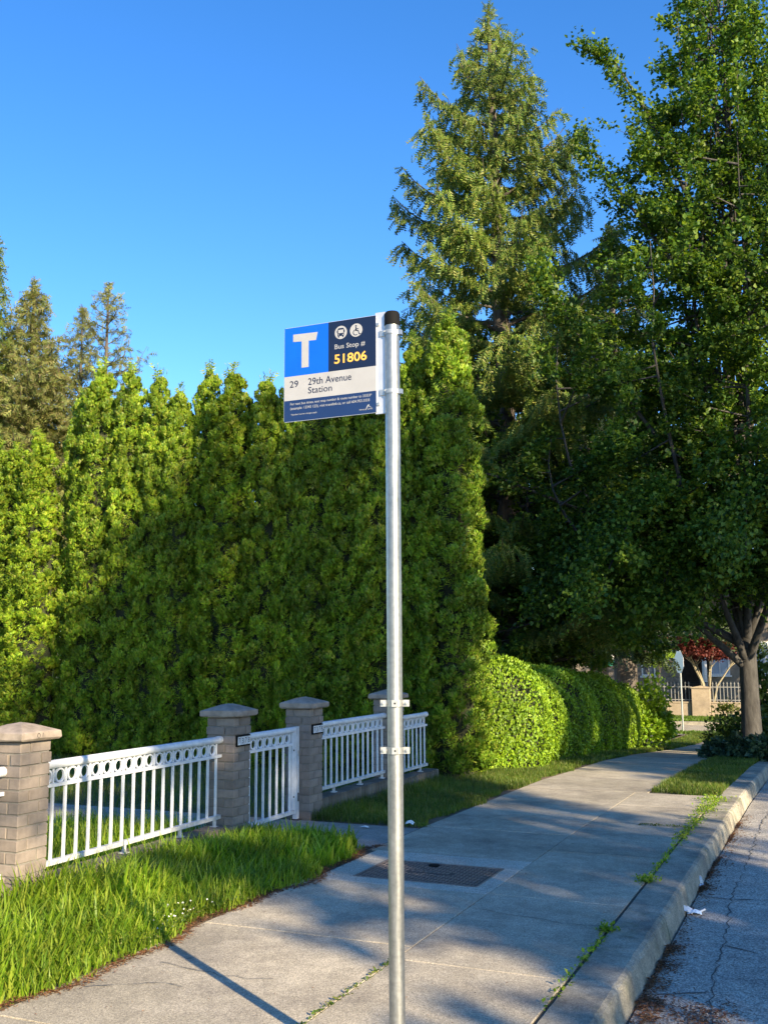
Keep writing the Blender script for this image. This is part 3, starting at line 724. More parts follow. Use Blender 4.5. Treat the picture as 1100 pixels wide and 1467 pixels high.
# ---- big drooping conifer
def conifer(seed, H, prof, nb, zlow, m, leaf=.30, per=1.0, upturn=.5, lean=(0, 0), tas=TASSEL, droop=.9, sub=8, rtrunk=.30, fork=None, bark='bark', ll=1.0):
    """prof: [(u, radius)]; returns trunk mesh, crown mesh"""
    rg = np.random.default_rng(seed)
    pu, pr = zip(*prof); mb = MB()
    zt = np.linspace(-.2, H, 14)
    def axis(z): q = max(0, z / H); return Vector((lean[0] * q, lean[1] * q, z))
    mb.tube([axis(z) for z in zt], [rtrunk * (1 - .95 * max(0, z) / H) ** .9 + .012 for z in zt], 9)
    P = []; D = []; S = []
    ga = 2.39996; a = 0
    for i in range(nb):
        u = (i + .5) / nb; z = zlow + (H * .985 - zlow) * (u ** .92)
        a += ga + rg.normal() * .25
        L = float(np.interp(z / H, pu, pr)) * rg.uniform(.62, 1.12)
        if L < .12: L = .12
        out = Vector((math.cos(a), math.sin(a), 0))
        e0 = .15 + .5 * (z / H); pts = []
        for k in range(8):
            s = k / 7
            pts.append(axis(z) + out * (L * s) + Vector((0, 0, L * (e0 * s - (.75 * s * s) * (1 - .35 * z / H) + upturn * .75 * s ** 3.2))))
        mb.tube(pts, [max(.006, (.014 + .016 * L) * (1 - .85 * k / 7)) for k in range(8)], 5, cap=False)
        lines = [(pts[1:], L)]
        side = Vector((-out.y, out.x, 0))
        ns = max(2, int(sub * L / 2.2))
        for j in range(ns):
            s = .22 + .74 * (j + .5) / ns; q = s * 7; k = min(6, int(q)); b = pts[k].lerp(pts[k + 1], q - k)
            for sg in (-1, 1):
                l = (.16 + .34 * L * (1 - .62 * s)) * rg.uniform(.6, 1.15); dr = (side * sg * rg.uniform(.7, 1.0) + out * .55).normalized()
                lines.append(([b + dr * l * x + Vector((0, 0, -.28 * l * x * x * droop)) for x in (0, .33, .66, 1)], l))
        for pl, l in lines:
            n = max(3, int(l / .055 * per)); arr = np.array([tuple(p) for p in pl]); tt = rg.uniform(0, len(pl) - 1.001, n); k = tt.astype(int); fr = (tt - k)[:, None]
            pos = arr[k] * (1 - fr) + arr[k + 1] * fr; dirv = unit(arr[k + 1] - arr[k])
            P.append(pos + rg.normal(0, .03, (n, 3))); D.append(dirv * rg.uniform(.1, .8, (n, 1)) + np.array([0, 0, -1.0]) * droop * rg.uniform(.3, 1.1, (n, 1)) + rnd_dirs(n, rg) * .38)
            S.append(rg.uniform(.55, 1.1, n) * leaf)
    n = 120; pos = np.stack([np.full(n, lean[0]), np.full(n, lean[1]), H + .25 - np.abs(rg.normal(0, .5, n))], 1); P.append(pos + rg.normal(0, .05, (n, 3)))
    D.append(rnd_dirs(n, rg) * .7 + np.array([0, 0, .5])); S.append(rg.uniform(.4, .8, n) * leaf)
    P = np.concatenate(P); D = np.concatenate(D); S = np.concatenate(S)
    V, F = place(*tas, P, D, rnd_dirs(len(P), rg), S, S * .9)
    cm = np_mesh('crown', V, F); cm.materials.append(m)
    tm = mb.mesh('trunk'); tm.materials.append(M[bark]); return tm, cm
BIGP = [(0, 3.3), (.2, 3.3), (.45, 2.95), (.62, 2.7), (.72, 2.3), (.80, 1.95), (.87, 1.45), (.93, .8), (.97, .4), (1, .12)]
tm, cm = conifer(21, 17.7, BIGP, 135, 2.0, M['conifer'], leaf=.36, per=1.45, upturn=.85, droop=1.15, lean=(-.35, 0), sub=9, rtrunk=.36)
t = thing('cypress_tree', 'tallest conifer with drooping sunlit foliage and bare twigs, behind the tall hedge', 'conifer', (-6.5, 22.3, -.55))
link('trunk', tm, None, t); link('crown', cm, None, t)

# ---- broadleaf street tree
def broadleaf(seed, H, base, prof, nl, nleaf, leaf, m, fork=2.2, rtr=.21, twist=.5, tips=(), clump=.20, up=.8, lean=(0, 0), bark='shaded_bark', arches=(), thin=None):
    rg = np.random.default_rng(seed); mb = MB(); pu, pr = zip(*prof)
    def env(z): return float(np.interp(z / H, pu, pr))
    top = Vector((lean[0] * fork / H, lean[1] * fork / H, fork))
    mb.tube([(0, 0, -.25), (0, 0, .05), (top.x * .4, top.y * .4, fork * .5), (top.x, top.y, fork - .35), (top.x, top.y, fork + .3)], [rtr * 1.5, rtr * 1.12, rtr * .93, rtr * .88, rtr * .3], 12)
    P = []; D = []
    limbs = []
    for i in range(nl):
        a = 2.39996 * i + rg.normal() * .25; q = rg.uniform(.62, 1.0) if i else 1.0
        zt = H * (q if i % 3 else rg.uniform(.86, 1.0)); rt = env(zt) * rg.uniform(.25, .8) * (0.1 if i == 0 else 1)
        limbs.append((Vector((rt * math.cos(a) + lean[0] * zt / H, rt * math.sin(a) + lean[1] * zt / H, zt)), a))
    for p in tips: limbs.append((Vector(p), math.atan2(p[1], p[0])))
    per_limb = nleaf / len(limbs)
    for li, (tip, a) in enumerate(limbs):
        out = Vector((math.cos(a), math.sin(a), 0)); pts = []
        spread = max(.5, (Vector((tip.x, tip.y, 0))).length)
        for k in range(9):
            s = k / 8; b = (top - Vector((0, 0, .55 + .25 * math.sin(li * 2.3)))).lerp(tip, s)
            bow = out * (math.sin(PI * s) * spread * .35) + Vector((rg.normal() * .06, rg.normal() * .06, 0)) * s * twist
            pts.append(b + bow)
        L = (tip - top).length
        mb.tube(pts, [max(.008, rtr * (.36 * (1 - .93 * k / 8) + (.16 if k == 0 else 0))) for k in range(9)], 6, cap=False)
        ns = max(6, int(L * 2.6)); cl = []
        for j in range(ns):
            s = .10 + .9 * (j + rg.uniform(0, 1)) / ns; q = min(7.99, s * 8); k = int(q); b = pts[k].lerp(pts[k + 1], q - k)
            aa = a + rg.normal() * 1.15 + (PI if rg.uniform() < .18 else 0)
            ro_ = env(b.z) * rg.uniform(.72, 1.06)
            dirh = Vector((math.cos(aa), math.sin(aa), 0))
            ax = Vector((lean[0] * b.z / H, lean[1] * b.z / H, 0))
            reach = max(.35, min(2.4, ro_ - (Vector((b.x, b.y, 0)) - ax).dot(dirh)))
            reach *= rg.uniform(.55, 1.0) * (1 - .5 * (s > .93))
            e = b + dirh * reach + Vector((0, 0, reach * rg.uniform(-.35, .8) * up))
            mid = b.lerp(e, .5) + Vector((0, 0, -.06 * reach))
            mb.tube([b, mid, e], [.012 + .008 * reach, .01, .004], 4, cap=False)
            cl.append((b, mid, e, reach))
        tot = sum(c[3] + .25 for c in cl)
        for b, mid, e, reach in cl:
            n = max(10, int(per_limb * (reach + .25) / tot))
            nt_ = max(2, int(n / 26)); tb = rg.uniform(.15, 1, nt_) ** .75
            arr = np.array([tuple(b), tuple(mid), tuple(e)])
            w_ = tb[:, None] * 2; kk = np.minimum(1, w_.astype(int))[:, 0]; fr = w_[:, 0] - kk
            tp = arr[kk] * (1 - fr[:, None]) + arr[kk + 1] * fr[:, None]
            td = unit(np.array(tuple((e - b).normalized())) * .9 + rnd_dirs(nt_, rg) * .75 + np.array([0, 0, .35]))
            tl = rg.uniform(.25, .55, nt_) * clump / .2
            ti = rg.integers(0, nt_, n); s_ = rg.uniform(0, 1, n)
            P.append(tp[ti] + td[ti] * (tl[ti] * s_)[:, None] + rg.normal(0, .045 * clump / .2, (n, 3)))
            D.append(td[ti] * .7 + rnd_dirs(n, rg) * .8 + np.array([0, 0, -.1]))
    for pts, n, spr, t0 in arches:
        pts = [Vector(p) for p in pts]; mb.tube(pts, [.05 * (1 - .9 * k / (len(pts) - 1)) for k in range(len(pts))], 5, cap=False)
        arr = np.array([tuple(p) for p in pts]); w_ = rg.uniform(t0, .999, n) * (len(pts) - 1); k = w_.astype(int); fr = (w_ - k)[:, None]
        c_ = arr[k] * (1 - fr) + arr[k + 1] * fr; q = np.floor(w_ * 9); off = np.stack([np.sin(q * 12.9), np.cos(q * 78.2), np.sin(q * 37.7)], 1) * spr * .8
        P.append(c_ + off + rg.normal(0, spr * .55, (n, 3))); D.append(unit(arr[k + 1] - arr[k]) * .6 + rnd_dirs(n, rg) * .8)
    P = np.concatenate(P); D = np.concatenate(D)
    if thin:
        cell = np.sin(P[:, 0] * 3.1 + 1) * np.sin(P[:, 2] * 3.7 + P[:, 0]) + rg.normal(0, .25, len(P))
        kp = (P[:, 2] > thin[0]) | (cell > np.quantile(cell, thin[1])); P = P[kp]; D = D[kp]
    n = len(P)
    Nn = rnd_dirs(n, rg) * .8 + np.array([0, 0, .9])
    S = rg.uniform(.5, 1.35, n) * leaf
    V, F = place(*LEAF, P, D, Nn, S, S * .8)
    cm = np_mesh('crown', V, F); cm.materials.append(m)
    tm = mb.mesh('trunk'); tm.materials.append(M[bark]); return tm, cm
TP = [(0, .5), (.15, 2.6), (.25, 3.7), (.40, 3.8), (.52, 3.2), (.62, 2.5), (.72, 1.9), (.82, 1.4), (.9, 1.0), (1, .3)]
tm, cm = broadleaf(31, 18.2, 0, TP, 20, 200000, .090, M['leaf'], fork=2.5, rtr=.19, tips=[(-3.2, -1.8, 8.4), (-3.3, -2.2, 6.3), (1.6, -2.6, 9.5), (-1.2, -2.4, 10.0)], arches=[([(-.5, -.2, 11.2), (-1.4, -.6, 13.6), (-2.0, -.8, 14.8), (-2.85, -1.1, 15.25)], 1500, .20, .12), ([(-.9, -.4, 5.0), (-2.2, -1.3, 5.2), (-3.5, -2.2, 2.9)], 5500, .42, .15), ([(-.4, -.9, 4.8), (-1.6, -2.4, 5.0), (-2.4, -3.1, 2.9)], 5000, .42, .15), ([(.1, -.7, 4.8), (.3, -2.4, 4.9), (.3, -3.4, 3.7)], 4500, .42, .15), ([(.5, -.5, 4.8), (1.7, -2.0, 5.0), (2.5, -2.8, 3.8)], 4500, .42, .15), ([(-.9, .1, 5.0), (-2.8, .4, 5.2), (-4.0, .5, 2.8)], 5500, .42, .15), ([(-.6, .6, 4.8), (-2.2, 1.5, 5.0), (-3.1, 1.9, 2.8)], 5000, .42, .15), ([(-.3, -.3, 4.0), (-1.0, -1.3, 4.4), (-1.5, -2.0, 2.8)], 4500, .38, .1), ([(.2, -.3, 3.7), (.8, -1.0, 3.9), (1.3, -1.6, 2.5)], 3200, .36, .15), ([(0, -.5, 3.6), (-.4, -1.5, 3.7), (-.7, -2.2, 2.55)], 3200, .36, .15), ([(-.4, -.1, 3.7), (-1.3, -.5, 3.7), (-2.0, -.9, 2.5)], 3200, .38, .15), ([(-.3, .5, 4.0), (-1.0, 1.3, 4.3), (-1.6, 1.8, 2.7)], 3500, .38, .1), ([(-.6, -.4, 9.5), (-1.9, -1.0, 11.6), (-2.6, -1.3, 13.0)], 1700, .24, .2), ([(-1.5, -.8, 6.5), (-3.0, -1.5, 8.8), (-3.4, -1.7, 10.2)], 2000, .28, .3), ([(-2, -1, 4.5), (-4.4, -2.2, 5.6), (-5.6, -3.0, 6.0)], 1500, .24, .22)])
t = thing('street_tree', 'big broadleaf street tree with forked trunk on the grass strip by the kerb', 'tree', (-1.55, 21.6, float(zg(21.6)) - .05))
link('trunk', tm, None, t); link('crown', cm, None, t)
TP2 = [(0, .4), (.2, 2.0), (.35, 2.9), (.55, 3.0), (.75, 2.3), (.9, 1.3), (1, .3)]
tm, cm = broadleaf(33, 10.4, 0, TP2, 15, 70000, .10, M['leaf'], fork=2.4, rtr=.17, tips=[(-1.6, -2.4, 6.6), (-.8, -2.8, 4.2), (1.5, -2.6, 3.6), (2.4, -1.8, 3.8), (-2.0, -1.6, 3.6), (.2, -2.6, 2.7), (1.8, -1.6, 2.8), (2.8, -.6, 3.0), (-1.4, -1.9, 2.9)], lean=(.3, -.5))
t = thing('garden_tree', 'shaded broadleaf tree standing behind the middle of the clipped hedge', 'tree', (-6.9, 23.2, float(zg(23.2)) - .05))
link('trunk', tm, None, t); link('crown', cm, None, t)
# dense dark trees standing further back
tm, cm = conifer(41, 12.5, [(0, 3.2), (.3, 3.0), (.7, 1.9), (1, .15)], 100, 2.5, M['darkleaf'], leaf=.5, per=.75, upturn=.3, sub=8, rtrunk=.3)
for (x, y, s, rz, lb) in ((-9.3, 27.5, 1.0, .4, 'dark dense conifer behind the tallest conifer, left of the leaning trunk'), (-6.6, 31.5, 1.05, 2.2, 'dark dense conifer further back between tall conifer and street tree'), (-8.3, 45.2, 1.75, 4.0, 'large dark conifer across the side street, rising above the red maple')):
    t = thing('dark_conifer', lb, 'conifer', (x, y, float(zg(y)) - .1), rz, 'dark conifers in the background'); t.scale = (s, s, s)
    link('trunk', tm, None, t); link('crown', cm, None, t)
# olive conifers behind the hedge at the left
OP = [(0, 3.3), (.35, 3.3), (.6, 2.6), (.8, 1.4), (.92, .65), (1, .12)]
tm, cm = conifer(51, 15.2, OP, 150, 4.0, M['olive'], leaf=.44, per=.72, upturn=.9, droop=.35, sub=9, rtrunk=.26, tas=FAN)
t = thing('olive_conifer', 'olive brown conifer behind the hedge, second from the left edge', 'conifer', (-26.2, 27.8, -.2)); link('trunk', tm, None, t); link('crown', cm, None, t)
dup(t, (-28.3, 29.6, -.2), 1.3, (1.45, 1.45, .74), 'broad low olive conifer mass behind the hedge at the left edge')
tm2, cm2 = conifer(53, 17.0, [(0, 2.2), (.5, 1.9), (.75, 1.1), (.9, .5), (1, .1)], 130, 4.0, M['conifer'], leaf=.42, per=.9, upturn=.6, droop=.9, sub=8, rtrunk=.26)
t = thing('spire_conifer', 'tall narrow conifer cut by the left edge of the picture', 'conifer', (-27.6, 27.2, -.2)); link('trunk', tm2, None, t); link('crown', cm2, None, t)
tm3, cm3 = conifer(57, 15.1, [(0, 2.0), (.6, 1.8), (.78, 1.35), (.9, 1.0), (1, .15)], 62, 5.0, M['olive'], leaf=.36, per=.75, upturn=1.2, droop=.2, sub=7, rtrunk=.2, tas=FAN)
t = thing('thin_conifer', 'sparse thin topped conifer standing alone behind the bright hedge', 'conifer', (-23.7, 28.9, -.2)); link('trunk', tm3, None, t); link('crown', cm3, None, t)
tm4, cm4 = conifer(58, 14.2, [(0, 1.8), (.6, 1.5), (.8, .8), (1, .1)], 56, 5.0, M['olive'], leaf=.36, per=.75, upturn=1.2, droop=.2, sub=7, rtrunk=.18, tas=FAN)
t = thing('thin_conifer', 'smaller sparse conifer touching the left side of the thin topped one', 'conifer', (-24.6, 28.6, -.2)); link('trunk', tm4, None, t); link('crown', cm4, None, t)

# ---- clipped mound hedge along the pavement
def mound_hedge(seed, y0, y1, xc, hw, hh, n, m, S0=.06):
    rg = np.random.default_rng(seed)
    # section: steep sides that lean in a little, then a round top
    sec = np.array([(.90, .0), (.97, .18), (1.0, .40), (.99, .58), (.92, .70), (.80, .82), (.62, .91), (.33, .98), (0, 1.0)]); sec = np.concatenate([sec, (sec * np.array([-1, 1]))[::-1][1:]])
    xy = sec * np.array([hw, hh]); sg_ = np.linalg.norm(np.diff(xy, axis=0), axis=1); cum = np.concatenate([[0], np.cumsum(sg_)]) / sg_.sum()
    def point(y, s, inset=0.0):
        px = np.interp(s, cum, xy[:, 0]); pz = np.interp(s, cum, xy[:, 1])
        e = np.clip(np.minimum(y - y0, y1 - y) / .8, 0.02, 1); ef = np.sqrt(1 - (1 - e) ** 2.2)
        wob = 1 + .05 * np.sin(y * 2.1 + 1) + .035 * np.sin(y * 4.7) + .03 * np.sin(s * 17 + y * 3) + .02 * np.sin(s * 41 + y * 9) + .015 * np.sin(y * 14 + s * 23)
        return xc + px * (1 - inset / hw) * (.35 + .65 * ef) * wob, pz * (1 - inset / hh) * (.45 + .55 * ef) * wob
    ne = n // 7
    y = np.concatenate([rg.uniform(0, 1, n - ne) * (y1 - y0) + y0, y0 + rg.uniform(0, .35, ne // 2), y1 - rg.uniform(0, .35, ne - ne // 2)]); s = rg.uniform(0, 1, n)
    x, z = point(y, s); z = np.maximum(.03, z)
    # end faces: pull points inwards at random so the ends close
    q = np.ones(n); q[n - ne:] = np.sqrt(rg.uniform(0, 1, ne)); x = xc + (x - xc) * q; z = z * np.where(q < 1, np.maximum(q, rg.uniform(0, 1, n)), 1)
    P = np.stack([x, y, z + zg(y)], 1)
    nr = unit(np.stack([(x - xc) / hw, np.where(y - y0 < .5, -.8, 0) + np.where(y1 - y < .5, .8, 0), np.clip(z / hh - .55, -.1, 1) * 2], 1))
    D = unit(nr * .45 + np.array([0, 0, .45]) + rnd_dirs(n, rg) * .6); S = rg.uniform(.7, 1.3, n) * S0
    V, F = place(*LEAF1, P - D * S[:, None] * .5 + nr * rg.normal(0, .016, (n, 1)), D, nr + rnd_dirs(n, rg) * .42, S, S * .9)
    fm = np_mesh('foliage', V, F); fm.materials.append(m)
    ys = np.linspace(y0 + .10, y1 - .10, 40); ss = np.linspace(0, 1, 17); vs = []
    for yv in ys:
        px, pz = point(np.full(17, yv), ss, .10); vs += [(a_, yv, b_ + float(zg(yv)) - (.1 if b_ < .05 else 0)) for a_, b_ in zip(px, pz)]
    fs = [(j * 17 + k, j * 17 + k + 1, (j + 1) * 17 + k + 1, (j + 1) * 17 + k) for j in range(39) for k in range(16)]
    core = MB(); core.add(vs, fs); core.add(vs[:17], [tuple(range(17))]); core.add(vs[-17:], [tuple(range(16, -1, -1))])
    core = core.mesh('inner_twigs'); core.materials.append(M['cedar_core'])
    return fm, core
t = thing('clipped_hedge', 'long rounded bright green clipped hedge along the pavement', 'hedge')
fm, co_ = mound_hedge(61, 14.3, 24.4, -5.02, .98, 1.5, 104000, M['box'], .050); link('foliage', fm, None, t); link('inner_twigs', co_, None, t)
# looser shrub at its far end
def shrub(seed, loc, rx, ry, rz_, n, leaf, m, stems=9, tmpl=LEAF1, drop=.3, core=True, hollow=.45):
    rg = np.random.default_rng(seed); d = rnd_dirs(n, rg); d[:, 2] = np.abs(d[:, 2]) * 1.0 - drop * rg.uniform(0, 1, n) * (rg.uniform(0, 1, n) < .4)
    lob = 1 + .18 * np.sin(d[:, 0] * 5 + seed) + .15 * np.sin(d[:, 1] * 6 + 2) + .1 * np.sin(d[:, 2] * 9)
    r = (rg.uniform(hollow ** 3, 1, n) ** (1 / 3)) * lob
    P = d * r[:, None] * np.array([rx, ry, rz_]) ; P[:, 2] = np.maximum(.03, P[:, 2] + rz_ * .25)
    S = rg.uniform(.7, 1.3, n) * leaf
    V, F = place(*tmpl, P, d * .7 + rnd_dirs(n, rg) * .8 + np.array([0, 0, .1]), rnd_dirs(n, rg) * .8 + np.array([0, 0, .9]), S)
    fm = np_mesh('foliage', V, F); fm.materials.append(m)
    mb = MB()
    for k in range(stems):
        a = rg.uniform(0, 2 * PI); q = rg.uniform(.3, .75); e = Vector((rx * q * math.cos(a), ry * q * math.sin(a), rz_ * rg.uniform(.6, 1.1)))
        mb.tube([(0.1 * math.cos(a) * rx, .1 * math.sin(a) * ry, -.05), tuple(e * .5 + Vector((0, 0, .1 * rz_))), tuple(e)], [.018, .012, .005], 5, cap=False)
    sm = mb.mesh('stems'); sm.materials.append(M['bark']); return fm, sm
t = thing('loose_shrub', 'sunlit leafy shrub at the far end of the clipped hedge', 'shrub', (-4.25, 24.7, float(zg(24.7))))
fm, sm = shrub(62, None, .8, .95, 1.15, 5200, .10, M['box']); link('foliage', fm, None, t); link('stems', sm, None, t)

# plants round the street tree
def plant(name, label, cat, x, y, args, m, **k):
    t = thing(name, label, cat, (x, y, float(zg(y)) - .02)); fm, sm = shrub(*args[:1], None, *args[1:], m, **k)
    link('foliage', fm, None, t); link('stems', sm, None, t); return t
def atg(px, py):
    """point of the land seen by the photograph's pixel"""
    d = _R * (px - W_PX / 2) - _U * (py - H_PX / 2) + _F * F_PX
    lo, hi = 1.0, 120.0
    for _ in range(50):
        mid = (lo + hi) / 2; z = EYE + d[2] * mid / d[1]
        if z > zg(mid): lo = mid
        else: hi = mid
    return Vector((d[0] * lo / d[1], lo, float(zg(lo))))
for px, py, a, m_, nm, lb, lf in ((1030, 1086, (71, .30, .30, .24, 900, .095), 'hosta', 'groundcover_plant', 'low bluish leafy clump at the left of the tree bed', .1),
        (1062, 1088, (72, .34, .3, .30, 1100, .095), 'hosta', 'groundcover_plant', 'low bluish leafy clump in front of the tree trunk', .1),
        (1095, 1090, (73, .34, .3, .30, 1100, .095), 'hosta', 'groundcover_plant', 'low bluish leafy clump at the right picture edge', .1),
        (1040, 1078, (74, .42, .4, .62, 1500, .085), 'shrub', 'leafy plant', 'dark green leafy plant left of the street tree trunk', .1),
        (1088, 1080, (75, .42, .4, .55, 1500, .085), 'shrub', 'leafy plant', 'dark green leafy plant right of the street tree trunk', .1)):
    p = atg(px, py); plant(nm.replace(' ', '_'), lb, 'plant', p.x, p.y, a, M[m_], stems=6)
p = atg(1042, 1070); t = plant('flowering_plant', 'plant with yellow green flower heads left of the street tree', 'plant', p.x, p.y, (76, .30, .30, .80, 900, .08), M['shrub'], stems=8)
rg = np.random.default_rng(5); n = 260; P = np.stack([rg.normal(0, .16, n), rg.normal(0, .16, n), .98 + rg.normal(0, .06, n)], 1)
V, F = place(*LEAF1, P, rnd_dirs(n, rg) + np.array([0, 0, .8]), rnd_dirs(n, rg), rg.uniform(.05, .09, n)); me = np_mesh('flower_heads', V, F); link('flower_heads', me, M['yellow_fl'], t)
p = atg(1092, 1076); t = plant('big_leaf_shrub', 'tall shrub with large dark leaves at the right edge by the trunk', 'shrub', p.x + .05, p.y - .8, (77, .42, .45, 1.55, 1000, .17), M['shrub'], stems=8)

# ------------------------------------------------------------------ grass
def blades(name, P, L, Wd, lean, m, seed=0, seg=3, bend=.6, kindname='stuff'):
    rg = np.random.default_rng(seed); n = len(P); a = rg.uniform(0, 2 * PI, n)
    hd = np.stack([np.cos(a), np.sin(a), np.zeros(n)], 1) * 1.0; hd = unit(hd + lean)
    sd = np.stack([-hd[:, 1], hd[:, 0], np.zeros(n)], 1); tilt = rg.uniform(.08, .5, n); bd = rg.uniform(.2, 1.3, n) * bend
    pts = []; p = P.copy(); ang = tilt.copy(); rows = []
    for k in range(seg + 1):
        s = k / seg; wk = Wd * (1 - s ** 1.6) * (.75 + .5 * min(1, s * 3)) if k < seg else None
        if k < seg: rows.append((p - sd * (wk / 2)[:, None], p + sd * (wk / 2)[:, None]))
        else: rows.append((p,))
        stp = (L / seg)[:, None] * (hd * np.sin(ang)[:, None] + np.array([0, 0, 1.0]) * np.cos(ang)[:, None]); p = p + stp; ang = ang + bd / seg
    kv = 2 * seg + 1
    V = np.stack([r for row in rows for r in row], 1).reshape(-1, 3)
    tf = []
    for k in range(seg - 1): tf += [(2 * k, 2 * k + 1, 2 * k + 3), (2 * k, 2 * k + 3, 2 * k + 2)]
    tf.append((2 * seg - 2, 2 * seg - 1, 2 * seg))
    F = ((np.arange(n) * kv)[:, None, None] + np.array(tf)[None]).reshape(-1, 3)
    o = link(name, np_mesh(name, V, F), m); o['kind'] = kindname; return o
def scatter(n, x0, x1, y0, y1, rg, keep=None):
    x = rg.uniform(x0, x1, n); y = rg.uniform(y0, y1, n)
    if keep is not None:
        k = keep(x, y, rg); x, y = x[k], y[k]
    return np.stack([x, y, zg(y) - .012], 1)
rg = np.random.default_rng(81)
def edge(y): return XL + .03 + .05 * np.sin(y * 3.1) + .035 * np.sin(y * 7.7 + 1) - .04
def dens(x, y, s=1.0): return .5 + .5 * np.sin(x * 5.1 * s + 1.7 * np.sin(y * 2.3 * s)) * np.sin(y * 4.3 * s + 2 * np.sin(x * 3.1 * s))
# lush long grass in front of the near railing
def keep(x, y, r): return (x < edge(y) - .02) & (y < 7.75 + .1 * np.sin(x * 9)) & ((x < -4.72 + .0) == False) & (r.uniform(0, 1, len(x)) < .62 + .55 * dens(x, y)) & ~((x < -4.7) & (np.abs(y - 5.2) < .16))
P = scatter(19000, -4.72, -3.45, 2.3, 7.9, rg, keep); n = len(P)
tall = np.clip((XL - P[:, 0]) / .75, .0, 1); L = .92 * (.09 + .13 * tall + .07 * tall * np.clip((6.3 - P[:, 1]) / .8, 0, 1)) * rg.uniform(.6, 1.25, n) * (.75 + .5 * dens(P[:, 0], P[:, 1], .7)) + .03
blades('lush_grass', P, L, rg.uniform(.008, .021, n) * (.6 + .5 * tall), np.array([.35, -.15, 0]), M['grass_lush'], 1, 4, 1.25)
P = scatter(15000, -4.75, -3.42, 2.3, 7.85, rg, lambda x, y, r: (x < edge(y) + .03)); n = len(P)
blades('grass_undergrowth', P, rg.uniform(.03, .10, n), rg.uniform(.005, .012, n), np.array([.3, 0, 0]), M['grass_lush'], 2, 2, 1.1)
# broad leaved tufts near the gate walk
P = scatter(1500, -4.6, -3.6, 7.0, 7.86, rg, lambda x, y, r: (x < edge(y) - .05)); n = len(P)
blades('broad_grass_tufts', P, rg.uniform(.10, .24, n), rg.uniform(.016, .032, n), np.array([.2, -.2, 0]), M['grass_lush'], 3, 3, .8)
# short lawn right of the gate walk, tapering into the verge
def keepv(x, y, r): return (x < edge(y) - .03) & (x > np.where(y < 12.6, -4.74, -4.5))
P = scatter(40000, -4.75, -3.45, 8.98, 15.5, rg, keepv); n = len(P)
L = rg.uniform(.035, .085, n) + .09 * np.clip((-4.35 - P[:, 0]) / .35, 0, 1) * rg.uniform(.2, 1, n)
blades('verge_grass', P, L, rg.uniform(.004, .008, n), np.array([.1, -.1, 0]), M['grass'], 4, 2, .9)
P = scatter(26000, -4.4, -3.4, 15.3, 36, rg, keepv); n = len(P)
blades('verge_grass', P, rg.uniform(.04, .10, n), rg.uniform(.009, .016, n), np.array([.1, -.1, 0]), M['grass'], 5, 2, .9)
P = scatter(30000, XJ + .16, XB + .03, 12.25, 20, rg, lambda x, y, r: (y > 12.36 + .08 * np.sin(x * 9)) & (x > XJ + .15 + .04 * np.sin(y * 5))); n = len(P)
blades('boulevard_grass', P, rg.uniform(.04, .10, n), rg.uniform(.005, .010, n), np.array([0, -.2, 0]), M['grass'], 6, 2, .9)
P = scatter(20000, XJ + .16, XB + .03, 20, 36, rg); n = len(P)
blades('boulevard_grass', P, rg.uniform(.05, .12, n), rg.uniform(.009, .018, n), np.array([0, -.2, 0]), M['grass'], 7, 2, .9)
# yard lawn behind the railings, kept off the walk
def keepy(x, y, r): return ~((y > 7.84) & (y < 8.97)) & (r.uniform(0, 1, len(x)) < .5 + .6 * dens(x, y, .5))
P = scatter(40000, -13.5, -4.98, 5.0, 13.6, rg, keepy); n = len(P)
blades('yard_grass', P, rg.uniform(.05, .15, n), rg.uniform(.005, .011, n), np.array([0, -.1, 0]), M['grass'], 8, 2, .9)
P = scatter(9000, -6.5, -4.98, 4.5, 7.8, rg); n = len(P)
blades('yard_long_grass', P, rg.uniform(.12, .30, n), rg.uniform(.006, .012, n), np.array([0, -.1, 0]), M['grass_lush'], 9, 3, .9)
P = scatter(22000, -14, 3, 43, 47, rg); P[:, 2] += .03; n = len(P)
blades('far_grass', P, rg.uniform(.06, .12, n), rg.uniform(.02, .04, n), np.array([0, -.1, 0]), M['grass_far'], 10, 2, .8)
P = scatter(9000, -14, 0, 35.2, 36.5, rg); n = len(P)
blades('far_grass', P, rg.uniform(.05, .12, n), rg.uniform(.02, .04, n), np.array([0, -.1, 0]), M['grass_far'], 11, 2, .8)
# weeds in the joint behind the kerb
def weeds(P, S, m, name, seed):
    rg = np.random.default_rng(seed); n = len(P)
    V, F = place(*LEAF1, P, rnd_dirs(n, rg) * .9 + np.array([0, 0, .6]), rnd_dirs(n, rg) * .5 + np.array([0, 0, 1.0]), S); o = link(name, np_mesh(name, V, F), m); o['kind'] = 'stuff'; return o
P = []
for (yc, sp, n, wx) in ((5.0, .25, 50, .012), (5.7, .35, 110, .012), (6.12, .05, 130, .028), (7.5, .10, 190, .04), (8.2, .5, 170, .016), (9.4, .5, 260, .028), (10.3, .45, 260, .04), (11.2, .4, 400, .055), (11.9, .25, 380, .08)):
    y = rg.normal(yc, sp * .6, n); P.append(np.stack([XB + .008 + rg.normal(0, wx, n), y, zg(y) - .004 + np.abs(rg.normal(0, .010 + wx * .22, n))], 1))
P = np.concatenate(P); weeds(P, rg.uniform(.012, .032, len(P)), M['grass_lush'], 'joint_weeds', 1)
P = []
for (x0, x1, yc, n) in ((-1.75, -1.3, 9.87, 160),): x = rg.uniform(x0, x1, n); P.append(np.stack([x, yc + rg.normal(0, .012, n), zg(np.full(n, yc)) + rg.uniform(0, .012, n)], 1))
for (y0, y1, n) in ((4.0, 5.1, 160),): y = rg.uniform(y0, y1, n); P.append(np.stack([XJ + rg.normal(0, .008, n), y, rg.uniform(-.004, .010, n)], 1))
